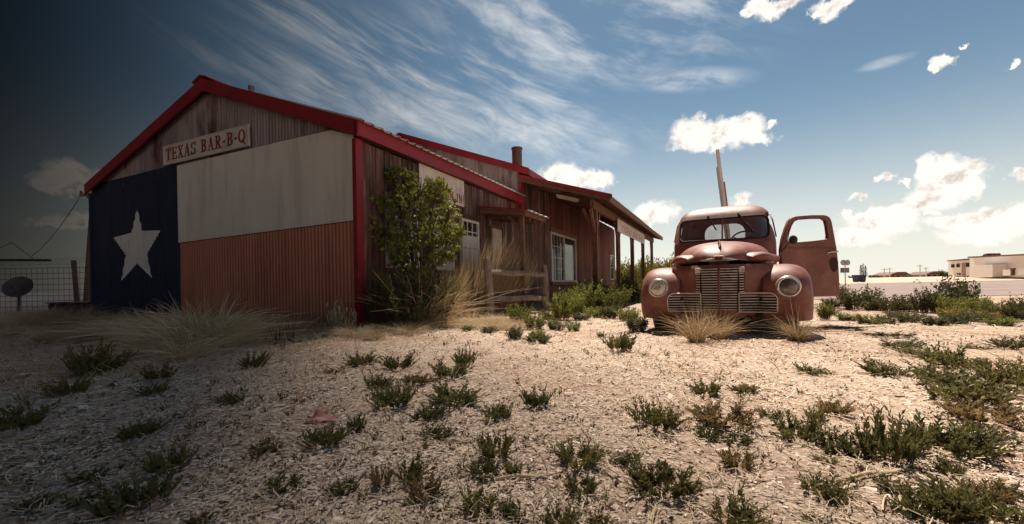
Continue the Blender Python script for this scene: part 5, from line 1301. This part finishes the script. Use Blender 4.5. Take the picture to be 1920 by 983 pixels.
# pale dried flower stalks by the corner
for (px, py, hp) in [(620,620,80),(640,622,72),(655,622,60)]:
    p = on_ground(px, py); p.z = 0
    h = hp * p.y / FPX
    plant('dried_plant', 'pale dried-up plant with curled leaves in front of the barn corner', 'weed', 'dried plants by the barn corner', p, (with_mat(SEED[1][0], M['straw_pale']), with_mat(SEED[2][1], M['straw_pale'])), h * 0.55, h, ('stalks', 'dry_leaves'))
# ---------------------------------------------------------------- the shrub against the wall
sh = thing('leafy_shrub', 'tall leafy green shrub in front of the plank wall', 'shrub', (-1.52, 6.85, 0))
rng = np.random.default_rng(77)
CL = [(755,338,20),(735,348,20),(790,350,28),(820,352,18),(710,395,26),(735,400,32),(770,390,36),(810,390,36),(843,400,20),(698,408,18),(725,432,30),(760,430,38),(800,430,38),(840,430,24),(770,465,36),(805,465,36),(842,455,20),(755,492,22),(790,500,28),(828,490,24),(735,328,10),(690,402,10),(858,440,10),(760,365,24),(830,370,16),(745,468,22),(712,448,14)]
base = np.array([-1.52, 6.85, 0.0])
LP_, LD_, br, tw = [], [], [], []
for (px, py, r) in CL:
    Y = 6.85 + rng.uniform(-0.33, 0.36) * (1 if r > 15 else .5)
    c = np.array(at_y(px, py, Y)); rr = r * Y / FPX
    b0 = base + np.array([rng.uniform(-0.10, 0.10), rng.uniform(-0.1, 0.1), 0])
    mid1 = b0 * 0.55 + c * 0.45 + np.array([0, 0, 0.10]); mid1[:2] = b0[:2] * 0.68 + c[:2] * 0.32
    br.append([b0, (b0 + mid1) / 2, mid1, (mid1 + c) / 2, c + np.array([0, 0, rr * 0.6])])
    root_ = (mid1 + 2 * c) / 3
    for q in range(7 + int(r / 2.2)):
        dv = unit3(rng.normal(size=(1, 3)) + np.array([[0, 0, 0.35]]))[0]
        e = c + dv * rr * rng.uniform(0.75, 1.35)
        pts = [root_, root_ * .6 + c * .4, c * .75 + e * .25, c * .4 + e * .6, e]
        tw.append(pts)
        kk_ = int(rng.integers(9, 17)); tt_ = rng.uniform(0.15, 1.0, kk_)[:, None]
        pp = (pts[2] * (1 - tt_) + e * tt_) + rng.normal(0, 0.018, (kk_, 3))
        LP_.append(pp); LD_.append(np.repeat((e - pts[2])[None] / rr, kk_, 0) + rng.normal(0, 0.75, (kk_, 3)) + np.array([0, 0, 0.2]))
br = np.array(br) - base
V, F_ = tubes3(br, 0.019, 0.006); link('trunk', np_mesh('trunk', V, F_), M['bark'], sh)
V, F_ = tubes3(np.array(tw) - base, 0.006, 0.002); link('twigs', np_mesh('twigs', V, F_), M['bark'], sh)
LP_ = np.concatenate(LP_) - base; LD_ = np.concatenate(LD_)
Ln = rng.uniform(0.05, 0.095, len(LP_))
V, F_ = leaves(LP_, LD_, Ln, Ln * 0.27, rng); link('crown', np_mesh('crown', V, F_), M['leaf_shrub'], sh)
for (px, py, w, h, k) in [(735,616,80,125,'leaf_dark'),(785,613,85,120,'leaf_dark'),(835,602,70,100,'leaf_dark'),(712,617,50,80,'leaf_dark'),(762,618,70,75,'leaf_dark'),(810,610,70,90,'leaf_dark')]:
    bush(px, py, w, h, k, 'dark twiggy undergrowth beneath the leafy shrub', 'undergrowth beneath the shrub', 'undergrowth')
for (px, py, hp) in [(745,617,95),(790,612,110),(825,607,105),(715,618,65)]:
    grass(px, py, hp, 0.7, with_mat(GR[0], M['red_weed']) if px < 760 else TU[1], 'brown dead stalks standing in the undergrowth of the shrub', 'dead stalks under the shrub', 'dead_stalks')
# ---------------------------------------------------------------- litter on the ground: chips, pebbles, straw (nobody could count it)
def scatter(n, r0, r1, rng, p=0.0):
    u = rng.uniform(0, 1, n)
    r = r0 * (r1 / r0) ** u
    a = rng.uniform(-1.02, 1.02, n)
    x, y = r * np.sin(a) * 1.25, r * np.cos(a)
    z = np.array([gz(float(q), float(w)) for q, w in zip(x, y)])
    return np.stack([x, y, z], 1), r
def col_attr(me, cols, per):
    ca = me.color_attributes.new('Col', 'FLOAT_COLOR', 'POINT')
    cc = np.repeat(np.concatenate([cols, np.ones((len(cols), 1))], 1), per, 0)
    ca.data.foreach_set('color', cc.astype(np.float32).ravel())
M['litter'] = mat('litter', (1, 1, 1), (0.85, 0.82, 0.8), 0.85, 40, attr='Col', spec=0.2)
rng = np.random.default_rng(5)
N_ = 120000
Pc, r = scatter(N_, 0.55, 9.0, rng)
dens = np.array([noise.fractal((float(q) * 0.9, float(w) * 0.9, 9.1), 1.0, 2.0, 3) for q, w in Pc[:, :2]])
kp = rng.uniform(0, 1, N_) < np.clip(0.72 + 1.1 * dens, 0.12, 1.0)
Pc, r = Pc[kp], r[kp]; N_ = len(r)
a = rng.uniform(0, math.pi, N_); L_ = rng.uniform(0.004, 0.013, N_) * (0.75 + 0.12 * r) * np.where(rng.uniform(0, 1, N_) < 0.012, 2.3, 1.0); W_ = L_ * rng.uniform(0.22, 0.6, N_)
dx = np.stack([np.cos(a), np.sin(a), rng.normal(0, 0.18, N_)], 1) * L_[:, None]
dy = np.stack([-np.sin(a), np.cos(a), rng.normal(0, 0.25, N_)], 1) * W_[:, None]
up = np.array([0, 0, 1.0])[None] * (W_ * rng.uniform(0.25, 0.8, N_))[:, None]
Pc[:, 2] += 0.0015
V = np.stack([Pc - dx - dy * .6, Pc + dx * .8 - dy, Pc - dx * .7 + up + dy * .1, Pc + dx * .9 + up * .8, Pc - dx + dy, Pc + dx * .85 + dy * .7], 1).reshape(-1, 3)
k = np.arange(N_)[:, None] * 6
me = np_mesh('wood_chips', V, np.concatenate([k + [0, 1, 3, 2], k + [2, 3, 5, 4]], 0))
tone = rng.uniform(0, 1, (N_, 1))
cols = np.where(tone < 0.76, np.array([[0.69, 0.555, 0.45]]) * rng.uniform(0.75, 1.15, (N_, 1)), np.where(tone < 0.88, np.array([[0.36, 0.24, 0.16]]) * rng.uniform(0.6, 1.1, (N_, 1)), np.array([[0.10, 0.055, 0.04]])))
col_attr(me, cols, 6)
tag(link('gravel_litter', me, M['litter']), 'pale gravel and wood chips littering the bare ground', 'gravel', kind='stuff')
N_ = 6500
Pc, r = scatter(N_, 0.6, 8.0, rng)
a = rng.uniform(0, 6.28, N_); L_ = rng.uniform(0.02, 0.085, N_) * (0.6 + 0.22 * r)
kk = 5; t = np.linspace(-1, 1, kk)[None, :, None]
d_ = np.stack([np.cos(a), np.sin(a), np.zeros(N_)], 1)[:, None]; s_ = np.stack([-np.sin(a), np.cos(a), np.zeros(N_)], 1)[:, None]
path = Pc[:, None] + d_ * t * L_[:, None, None] + s_ * (t ** 2) * (L_ * rng.normal(0, 0.35, N_))[:, None, None]
path[:, :, 2] += 0.006 + np.abs(rng.normal(0, 0.006, (N_, kk))) * (1 + np.abs(t[..., 0]))
wd = (0.0008 + 0.0004 * r)[:, None, None] * rng.uniform(0.6, 1.5, (N_, 1, 1))
up = np.array([0, 0, 1.0])[None, None]
V = np.stack([path - s_ * wd, path + up * wd * 0.9, path + s_ * wd], 2).reshape(-1, 3)
b = (np.arange(N_)[:, None] * 3 * kk + np.arange(kk - 1)[None] * 3).ravel()[:, None]
me = np_mesh('straw_litter', V, np.concatenate([b + [0, 1, 4, 3], b + [1, 2, 5, 4]], 0))
cols = np.array([[0.60, 0.47, 0.33]]) * rng.uniform(0.55, 1.15, (N_, 1))
col_attr(me, cols, 3 * kk)
tag(link('straw_litter', me, M['litter']), 'loose dry straw lying all over the gravel', 'straw', kind='stuff')
# short standing dry grass between gravel and barn, and around the truck
N_ = 60000
x = rng.uniform(-10.5, 4.5, N_); y = rng.uniform(2.6, 9.0, N_)
lx = (x + 2.3) * math.cos(A_B) + (y - 6.4) * math.sin(A_B); ly = -(x + 2.3) * math.sin(A_B) + (y - 6.4) * math.cos(A_B)
dist = np.where(lx < 0, -ly, np.maximum(lx, 0))
keep = (rng.uniform(0, 1, N_) < np.where(lx < 0, np.exp(-np.maximum(np.abs(dist) - 0.9, 0) / 0.6) * (0.35 + 1.3 * np.array([max(0.0, noise.noise((float(p) * 1.7, float(q) * 1.7, 8.8)) + 0.25) for p, q in zip(x, y)])), np.exp(-np.abs(dist - 0.05) / 0.6))) & (dist > 0.02)
pat = np.array([noise.noise((float(p) * 0.9, float(q) * 0.9, 3.3)) for p, q in zip(x, y)])
keep |= (rng.uniform(0, 1, N_) < 0.10 * (pat > 0.12)) & (dist > 0.02)
x, y = x[keep], y[keep]; n = len(x)
P0 = np.stack([x, y, np.array([gz(float(p), float(q)) for p, q in zip(x, y)])], 1)
hh = rng.uniform(0.03, 0.15, n) * np.where((x + 2.3) * math.cos(A_B) + (y - 6.4) * math.sin(A_B) < 0, 1.0 + 1.3 * rng.uniform(0, 1, n) ** 2, 1.0); a = rng.uniform(0, 6.28, n)
tipd = np.stack([np.cos(a) * 0.6, np.sin(a) * 0.6, np.ones(n)], 1) * hh[:, None]
t = np.linspace(0, 1, 4)[None, :, None]
path = P0[:, None] + tipd[:, None] * t + np.stack([np.cos(a) * .4 * hh, np.sin(a) * .4 * hh, -.25 * hh], 1)[:, None] * t ** 2
path += rng.normal(0, 0.10, path.shape) * hh[:, None, None] * t
V, F_ = ribbons(path, rng.uniform(0.002, 0.0045, n), rng)
tag(link('dry_grass_cover', np_mesh('dry_grass_cover', V, F_), M['straw']), 'thin dry grass growing along the foot of the barn', 'grass', kind='stuff')
# sticks and a scrap of plastic
for (px, py, L_, az) in [(990, 895, 0.10, 0.1), (860, 832, 0.07, -.3), (1655, 895, 0.14, 0.25), (1690, 940, 0.09, 0.9), (1225, 965, 0.12, 1.2), (1820, 850, 0.12, 0.2), (1585, 615, 0.55, 0.05)]:
    p = on_ground(px, py); p.z = gz(p.x, p.y) + 0.007
    s = thing('stick', 'dry bare stick lying on the gravel', 'stick', p, az, 'sticks on the gravel')
    MB().tube([(-L_, 0, 0.0), (-L_ * .4, L_ * .06, 0.004), (L_ * .3, -L_ * .03, 0.0), (L_, L_ * .1, 0.003)], [0.004 + .012 * L_, 0.005 + .01 * L_, 0.004 + .008 * L_, 0.002], 7).build('stem', M['straw_pale'] if L_ < .5 else M['pole'], s, smooth=60)
    MB().tube([(L_ * .2, -L_ * .03, 0.002), (L_ * .5, L_ * .2, 0.006)], [0.003 + .004 * L_, 0.0015], 6).build('twig', M['straw_pale'] if L_ < .5 else M['pole'], s)
p = on_ground(607, 795); p.z = gz(p.x, p.y)
m = MB(); m.grid(lambda u, v: ((u - .5) * .15 * (1 - .4 * v), (v - .5) * .08, 0.012 + 0.05 * math.exp(-((u - .3) / .15) ** 2 - ((v - .6) / .3) ** 2) + 0.012 * noise.noise((u * 5, v * 5, 2))), 14, 10)
tag(m.build('plastic_scrap', M['bag'], smooth=180, fix=False, loc=p), 'crumpled pink plastic scrap caught on a weed', 'plastic scrap')

# sprouts and dead stems too many to count, all over the gravel
rng = np.random.default_rng(31)
ns = 1100
Pc, r = scatter(ns, 0.8, 7.0, rng)
nl = 9
hh = rng.uniform(0.010, 0.030, ns) * (0.7 + 0.10 * r)
k = np.repeat(np.arange(ns), nl)
a = rng.uniform(0, 6.28, ns * nl)
Pb = Pc[k] + np.stack([np.cos(a), np.sin(a), np.zeros(ns * nl)], 1) * (hh[k] * 0.35)[:, None] + np.array([0, 0, 1.0]) * (rng.uniform(0, 0.8, ns * nl) * hh[k])[:, None]
Dl = np.stack([np.cos(a), np.sin(a), rng.uniform(0.5, 1.8, ns * nl)], 1)
V, F_ = leaves(Pb, Dl, hh[k] * 0.75, hh[k] * 0.13, rng)
me = np_mesh('sprouts', V, F_)
tone = rng.uniform(0, 1, (ns, 1))
cols = np.where(tone < 0.5, np.array([[0.12, 0.105, 0.035]]), np.where(tone < 0.8, np.array([[0.17, 0.09, 0.045]]), np.array([[0.30, 0.20, 0.10]])))
col_attr(me, cols, nl * 4)
tag(link('sprout_cover', me, M['litter']), 'countless tiny sprouts and dead stems dotted over the gravel', 'sprouts', kind='stuff')
# ================================================================ split-rail fence by the wall
fn = thing('split_rail_fence', 'weathered grey split-rail fence section with two posts and two rails', 'fence', (-0.44, 8.45, 0), 0.0)
def post(x, y, h, w, lean):
    m = MB(); m.tube([(x, y, -0.1), (x + lean * .3, y, h * .4), (x + lean * .8, y, h * .85), (x + lean, y, h)], [w, w * .95, w * .85, w * .75], 9)
    return m.build('post', M['grey_wood'], fn, smooth=50)
post(0.02, 0, 1.13, 0.085, -0.07); post(1.22, 1.35, 1.05, 0.085, -0.03)
def rail(z0, z1):
    m = MB(); a, b = Vector((-0.05, 0.02, z0)), Vector((1.24, 1.34, z1)); n = 7
    pts = [a.lerp(b, i / (n - 1)) + Vector((0, 0, 0.012 * math.sin(i * 2.1))) for i in range(n)]
    m.tube(pts, [0.045, 0.065, 0.07, 0.066, 0.07, 0.06, 0.04], 6); m.build('rail', M['grey_wood'], fn, smooth=30)
rail(0.87, 0.83); rail(0.33, 0.30)
# ================================================================ left background
up_ = thing('utility_pole', 'leaning wooden utility pole with crossarm beside the barn', 'pole', (-22.9, 23, 0))
top = at_y(176, 357, 23) - Vector((-22.9, 23, 0))
MB().tube([(0, 0, -0.2), top * 0.5, top], [0.19, 0.16, 0.12], 10).build('pole', M['pole'], up_, smooth=60)
MB().bar(top + Vector((-0.75, 0, -0.25)), top + Vector((0.35, 0.2, -0.15)), 0.12, 0.14).build('crossarm', M['pole'], up_)
for q in (-0.7, -0.35, 0.25): MB().lathe([(0.03, 0), (0.06, 0.05), (0.05, 0.14), (0.0, 0.17)], top + Vector((q, 0, -0.17)), n=10).build('insulator', M['dish'], up_)
MB().bar(top + Vector((-0.45, 0, -0.26)), top + Vector((0, 0, -0.75)), 0.05, 0.05).build('brace', M['pole'], up_)
a, b = Vector((-22.9, 23, 0)) + top + Vector((-0.6, 0, -0.1)), at_y(60, 480, 30)
o = MB().tube([a.lerp(b, i / 12) - Vector((0, 0, 1.4 * (i / 12) * (1 - i / 12))) for i in range(13)], 0.018, 5).build('overhead_wire', M['wire'])
tag(o, 'thin overhead wire running down from the leaning utility pole', 'wire')
wf = thing('wire_fence', 'wire mesh fence with a leaning wooden post left of the barn', 'fence', (-12.6, 12.5, 0))
def fpt(px, z):
    p = at_y(px, 540, 12.5); return Vector((p.x + 12.6, 0, z))
w = MB()
for i in range(22):
    q = -40 + i * 10; w.tube([fpt(q, 0.0), fpt(q, 1.36)], 0.006, 4)
for j in range(9): w.tube([fpt(-40, 0.05 + j * 0.162), fpt(172, 0.05 + j * 0.162)], 0.006, 4)
o = w.build('wire_mesh', M['wire'], wf); o['kind'] = 'stuff'
MB().tube([fpt(146, -0.1), fpt(139, 1.55)], 0.06, 8).build('post', M['pole'], wf)
MB().tube([fpt(-30, -0.1), fpt(-30, 1.5)], 0.06, 8).build('post', M['pole'], wf)
c_ = MB(); c_.tube([fpt(60 + 18 * t_ / 3.0, 1.45) + Vector((0.16 * math.cos(t_ * 2.2), 0.16 * math.sin(t_ * 2.2), 0.08 + 0.12 * math.sin(t_ * 2.2))) for t_ in np.linspace(-14, 16, 110)], 0.004, 3); c_.build('barbed_coil', M['wire'], wf)
MB().tube([fpt(-40, 1.615), fpt(96, 1.565)], 0.035, 8).build('top_pipe', M['wire'], wf)
a_ = at_y(0, 468, 12.9); MB().tube([at_y(-10, 470, 12.9) - Vector((-12.6, 12.5, 0)), at_y(22, 455, 12.9) - Vector((-12.6, 12.5, 0)), at_y(62, 485, 12.9) - Vector((-12.6, 12.5, 0))], 0.009, 5).build('loose_wire', M['wire'], wf)
dg_ = thing('satellite_dish', 'dark rusty satellite dish on a short stand by the wire fence', 'dish', (-12.55, 10.8, 0))
c = at_y(35, 539, 10.8) - Vector((-12.55, 10.8, 0))
ax = Vector((0.35, -0.85, 0.45)).normalized()
dd = MB().lathe([(0.0, -0.07), (0.12, -0.055), (0.22, -0.02), (0.29, 0.03), (0.29, 0.04), (0.20, 0.0), (0.0, -0.05)], c, ax, 26).build('dish', M['dish'], dg_, smooth=60)
MB().tube([c - ax * 0.06, c + Vector((-0.03, 0.03, -0.25)), Vector((c.x - 0.06, 0.05, -0.05))], 0.03, 8).build('mast', M['dish'], dg_)
MB().tube([c + Vector((0, 0, -0.27)), c + ax * 0.30 + Vector((0, 0, -0.08))], 0.012, 6).build('feed_arm', M['dish'], dg_)
MB().box(c + ax * 0.31 + Vector((0, 0, -0.07)), (0.05, 0.08, 0.05)).build('feed_horn', M['dish'], dg_)
lt = thing('low_trough', 'low dark metal trough lying behind the dry grass by the barn', 'trough', (-11.3, 11.6, 0))
MB().span((-1.0, -0.3, 0.0), (1.1, 0.3, 0.33)).build('body', M['dark_wood'], lt, bevel=0.02)
MB().span((-1.04, -0.34, 0.33), (1.14, 0.34, 0.36)).build('rim', M['pipe'], lt)

# ================================================================ right background
def fy(px, py, Y): return at_y(px, py, Y)
wA, wB2 = at_y(1777, 520, 75.0), at_y(2060, 516, 48.0)
wA.z = wB2.z = 0.0
wd_ = (wB2 - wA).normalized(); wn_ = Vector((-wd_.y, wd_.x, 0))       # wn_: away from the road side
if wn_.dot(Vector((0, 0, 0)) - wA) > 0: wn_ = -wn_
wz = 0.75
wb_ = thing('white_roadside_building', 'long low white roadside building across the road', 'building', (wA.x, wA.y, wz - 0.3))
def W(px, py, d=0.0):
    r_ = ray(px, py); o_ = Vector((0, 0, CAMH))
    q = wA + wn_ * d
    k_ = (q - o_).dot(wn_) / r_.dot(wn_)
    return o_ + r_ * k_ - Vector((wA.x, wA.y, wz - 0.3))
def wpoly(pts, d0, d1, name, mtl, parent=wb_):
    return MB().prism(pts, lambda p, q: W(p, q, d0), lambda p, q: W(p, q, d0) + wn_ * (d1 - d0)).build(name, mtl, parent)
wpoly([(1818, 522), (2060, 518), (2060, 472), (1818, 484)], 0.0, 14.0, 'wall', M['far_white'])
rf_ = wpoly([(1814, 484), (2064, 471.5), (2064, 469), (1814, 481.5)], -0.6, 14.4, 'roof', M['far_roof'])
wpoly([(1778, 522), (1817.8, 521), (1817.8, 488), (1778, 490)], 0.8, 9.0, 'wing_wall', M['far_white'])
wpoly([(1775, 490), (1819, 487.5), (1819, 484.5), (1775, 488.5)], 0.3, 9.4, 'wing_roof', M['far_roof'])
wpoly([(1821, 521), (1861, 520), (1861, 496), (1821, 498)], -1.6, -0.05, 'garage_block', M['far_white'])
for (x0, x1, y0, y1) in ((1783, 1788.5, 496, 502), (1793, 1798.5, 495, 501.5), (1811, 1817, 493, 501)):
    f = wpoly([(x0, y1), (x1, y1), (x1, y0), (x0, y0)], 0.70, 0.79, 'window', M['far_roof']); wpoly([(x0 + .7, y1 - .7), (x1 - .7, y1 - .7), (x1 - .7, y0 + .7), (x0 + .7, y0 + .7)], 0.66, 0.70, 'pane', M['interior'], f)
wpoly([(1803, 517), (1809, 517), (1809, 493), (1803, 493.5)], 0.70, 0.79, 'door', M['far_wall'])
for (x0, x1) in ((1840, 1852), (1856, 1862)): wpoly([(x0, 482), (x1, 481), (x1 - 2, 475.5), (x0 + 4, 477)], 3.0, 4.0, 'roof_unit', M['far_roof'], rf_)
wpoly([(1880, 517), (1880, 506), (1925, 504), (1925, 516)], -3.0, -2.7, 'low_wall', M['far_white'])
wpoly([(1894.5, 516.5), (1897.5, 516.5), (1897.5, 504), (1894.5, 504)], -3.4, -3.1, 'meter_post', M['far_roof'])
wpoly([(1893, 506), (1899, 506), (1899, 503), (1893, 503)], -3.7, -3.4, 'meter_box', M['far_roof'])
for (px0, px1, lab) in ((1650, 1690, 'distant brown-roofed house on the flat horizon, next to the poplars'), (1716, 1757, 'distant brown-roofed house on the flat horizon, next to the white building')):
    Y = 150.0; c = fy((px0 + px1) / 2, 521, Y); z0 = gz(c.x, Y)
    hs = thing('distant_house', lab, 'house', (c.x, Y, z0)); hw = (px1 - px0) / 2 * Y / FPX
    MB().span((-hw * .9, -3, -0.3), (hw * .9, 3, 1.0)).build('wall', M['far_wall'], hs)
    MB().prism([(-hw, 0.95), (hw, 0.95), (hw * .55, 2.0), (-hw * .25, 2.0)], lambda p, q: (p, -3.6, q), lambda p, q: (p, 3.6, q)).build('roof', M['far_roof'], hs)
    for q in (-.5, 0, .5): MB().span((hw * q - .4, -3.08, 0.2), (hw * q + .4, -3.0, 0.8)).build('window', M['interior'], hs)
for i, (px, py, Y) in enumerate([(1658, 503, 130), (1668, 502, 130), (1725, 496, 120), (1736, 501, 130)]):
    t_ = fy(px, py, Y); z0 = gz(t_.x, Y); h = t_.z - z0
    pl = thing('power_pole', 'distant power pole with crossarm on the horizon', 'pole', (t_.x, Y, z0), 0, 'power poles on the horizon')
    MB().tube([(0, 0, -0.3), (0, 0, h)], [0.14, 0.10], 7).build('pole', M['signpost'], pl)
    MB().span((-0.9, -0.06, h - 0.5), (0.9, 0.06, h - 0.36)).build('crossarm', M['signpost'], pl)
for i, (px, hgt) in enumerate([(1614.5, 24), (1618.5, 26), (1623, 23)]):
    Y = 120.0; c = fy(px, 522, Y); z0 = gz(c.x, Y); h = hgt * Y / FPX
    pt = thing('poplar', 'slim grey leafless poplar on the horizon beside the blue dumpster', 'tree', (c.x, Y, z0), 0, 'poplars on the horizon')
    MB().tube([(0, 0, -0.2), (0.05, 0, h)], [0.12, 0.03], 6).build('trunk', M['bark'], pt)
    n = 260; rg = np.random.default_rng(900 + i); zz = rg.uniform(0.12, 1, n); rr = 0.42 * np.sin(np.clip(zz, 0, 1) ** 0.7 * math.pi * 0.92 + 0.15)
    aa = rg.uniform(0, 6.28, n); Pb = np.stack([rr * np.cos(aa) * rg.uniform(.3, 1, n), rr * np.sin(aa) * rg.uniform(.3, 1, n), zz * h], 1)
    V, F_ = leaves(Pb, rg.normal(size=(n, 3)) + [0, 0, 1.5], np.full(n, .34), np.full(n, .035), rg); link('crown', np_mesh('poplar_crown', V, F_), M['leaf_dark'], pt)
for i, (px, w, h) in enumerate([(1634, 14, 5), (1703, 16, 5), (1641, 10, 4), (1596, 12, 4), (1765, 14, 12), (1776, 14, 9), (1646, 12, 5)]):
    Y = 100.0; c = fy(px, 521, Y); c.z = gz(c.x, Y) - 0.1
    plant('distant_bush', 'dark distant bush on the flat horizon', 'bush', 'bushes on the horizon', c, BB['leaf_dark'][i % 5], w * Y / FPX / 1.4, h * Y / FPX + 0.2, ('stems', 'leaves'))
c = fy(1611, 527, 58); z0 = gz(c.x, 58)
db = thing('blue_dumpster', 'dark blue metal dumpster at the far roadside', 'dumpster', (c.x, 58, z0 - 0.05))
MB().prism([(-0.5, 0.12), (0.5, 0.12), (0.62, 0.9), (-0.62, 0.9)], lambda p, q: (p, -0.45, q), lambda p, q: (p, 0.45, q)).build('body', M['far_blue'], db)
MB().prism([(-0.64, 0.9), (0.64, 0.9), (0.64, 0.95), (-0.64, 1.02)], lambda p, q: (p, -0.5, q), lambda p, q: (p, 0.5, q)).build('lid', M['far_blue'], db)
for s in (-.45, .45): MB().span((s - .05, -.4, 0), (s + .05, .4, .12)).build('foot', M['wire'], db)
# highway marker signs
Y = 24.0; c = fy(1586, 540, Y)
hs = thing('highway_sign', 'highway marker with two round shields and a plate on a slim post', 'sign', (c.x, Y, gz(c.x, Y)))
def H(px, py, d_=0): p = at_y(px, py, Y); return Vector((p.x - c.x, d_, p.z))
MB().tube([(0, 0.03, -0.1), (0, 0.03, H(1586, 490).z)], 0.025, 8).build('post', M['tin'], hs)
for q in (1581.2, 1588.8):
    f = MB().lathe([(0.0, 0.012), (0.155, 0.012), (0.165, 0.0), (0.0, -0.004)], H(q, 492.5), (0, -1, 0), 24).build('shield', M['tin'], hs)
    MB().lathe([(0.0, 0.016), (0.135, 0.016), (0.135, 0.012)], H(q, 492.5), (0, -1, 0), 24).build('shield_face', M['road_sign'], f)
f = MB().box(H(1584, 507), (0.50, 0.012, 0.28)).build('plate', M['road_sign'], hs)
MB().box(H(1579.5, 507, -0.010), (0.20, 0.006, 0.24)).build('plate_panel', M['sign_blue'], f); MB().box(H(1588, 507, -0.010), (0.22, 0.006, 0.24)).build('plate_panel', M['far_wall'], f)
# tall leaning roadside sign behind the truck, seen nearly edge on
Y = 15.0; b0 = at_y(1372, 560, Y); b0.z = 0.0
ts = thing('tall_roadside_sign', 'tall leaning roadside sign seen edge-on above the truck roof', 'sign', b0)
tp = at_y(1348.5, 280, Y) - b0; bt = at_y(1364, 400, Y) - b0; bt0 = bt - (tp - bt) * (bt.z / (tp.z - bt.z))
def S(t_, dx=0, dy=0): return bt0.lerp(tp, t_) + Vector((dx, dy, 0))
def slab(t0, t1, x0, x1, y0, y1, name, mtl, par=ts):
    vs = [S(t, dx, dy) for t in (t0, t1) for dx, dy in ((x0, y0), (x1, y0), (x1, y1), (x0, y1))]
    return MB().add(vs, [(3, 2, 1, 0), (4, 5, 6, 7), (0, 1, 5, 4), (1, 2, 6, 5), (2, 3, 7, 6), (3, 0, 4, 7)]).build(name, mtl, par)
slab(-0.02, 1.0, -0.085, 0.0, 0, 0.10, 'post', M['signpost'])
slab(-0.02, 0.97, 0.75, 0.86, 1.75, 1.85, 'post', M['signpost'])
pn = MB().add([S(0.50, 0.01, 0.05), S(0.985, 0.01, 0.05), S(0.93, 0.78, 1.78), S(0.53, 0.78, 1.78), S(0.50, -0.03, 0.07), S(0.985, -0.03, 0.07), S(0.93, 0.74, 1.80), S(0.53, 0.74, 1.80)], [(0, 1, 2, 3), (7, 6, 5, 4), (0, 4, 5, 1), (1, 5, 6, 2), (2, 6, 7, 3), (3, 7, 4, 0)]).build('panel', M['sign_blue'], ts)
for (t0, t1, a0, a1, mt) in ((0.80, 0.93, 0.12, 0.55, M['road_sign']), (0.63, 0.82, 0.3, 0.95, M['sign_red']), (0.54, 0.66, 0.10, 0.6, M['road_sign'])):
    MB().add([S(t0, 0.01 + .77 * a0, .02 + 1.73 * a0), S(t1, 0.01 + .77 * a0, .02 + 1.73 * a0), S(t1, 0.01 + .77 * a1, .02 + 1.73 * a1), S(t0, 0.01 + .77 * a1, .02 + 1.73 * a1)], [(0, 1, 2, 3)]).build('sign_shape', mt, pn)
slab(0.66, 0.86, 0.86, 0.98, 1.75, 1.80, 'side_blade', M['sign_red'], pn)

# ================================================================ added cloudlike mesh, out of view, to shade the left of the yard
HC = 300.0
up_sun = sun_vec * (HC / sun_vec.z)
e0, e1 = Vector((0.50, 1.0, 0)), Vector((-1.3, 4.8, 0))
ed = (e1 - e0).normalized(); en = Vector((-ed.y, ed.x, 0))     # towards the shade
if en.x > 0: en = -en
def shade_cloud_pt(i, j, nu, nv, top):
    u, v = i / (nu - 1), j / (nv - 1)
    along = -18 + 183 * u; across = 90 * v
    edge = min(1.0, 6 * v, 8 * u, 8 * (1 - u), 6 * (1 - v))
    th = (2.0 + 9.0 * math.sqrt(max(0.0, edge))) if edge > 0 else 0.0
    nz_ = noise.fractal((along * .11, across * .11, 7.0 + 5 * top), 1.0, 2.0, 4)
    wob = 0.9 * noise.noise((along * .25, v * 3, 1.0)) * (1 - v)
    z = (th * (1.1 + 0.8 * nz_) if top else -th * (0.25 + 0.15 * nz_)) if edge > 0 else 0.0
    p = e0 + ed * along + en * (across + wob)
    return p + up_sun + Vector((0, 0, z))
nu, nv = 150, 90
cm = MB()
for top in (0, 1): cm.add([shade_cloud_pt(i, j, nu, nv, top) for i in range(nu) for j in range(nv)], [(i * nv + j, i * nv + j + 1, (i + 1) * nv + j + 1, (i + 1) * nv + j) for i in range(nu - 1) for j in range(nv - 1)])
cl = cm.build('added_shade_cloud', mat('shade_cloud_white', (0.8, 0.8, 0.8), None, 1.0, 1.0, spec=0.0), smooth=180)
tag(cl, 'added grey-white cloudlike mesh above the view, shading the left of the yard', 'added_shade_cloud')
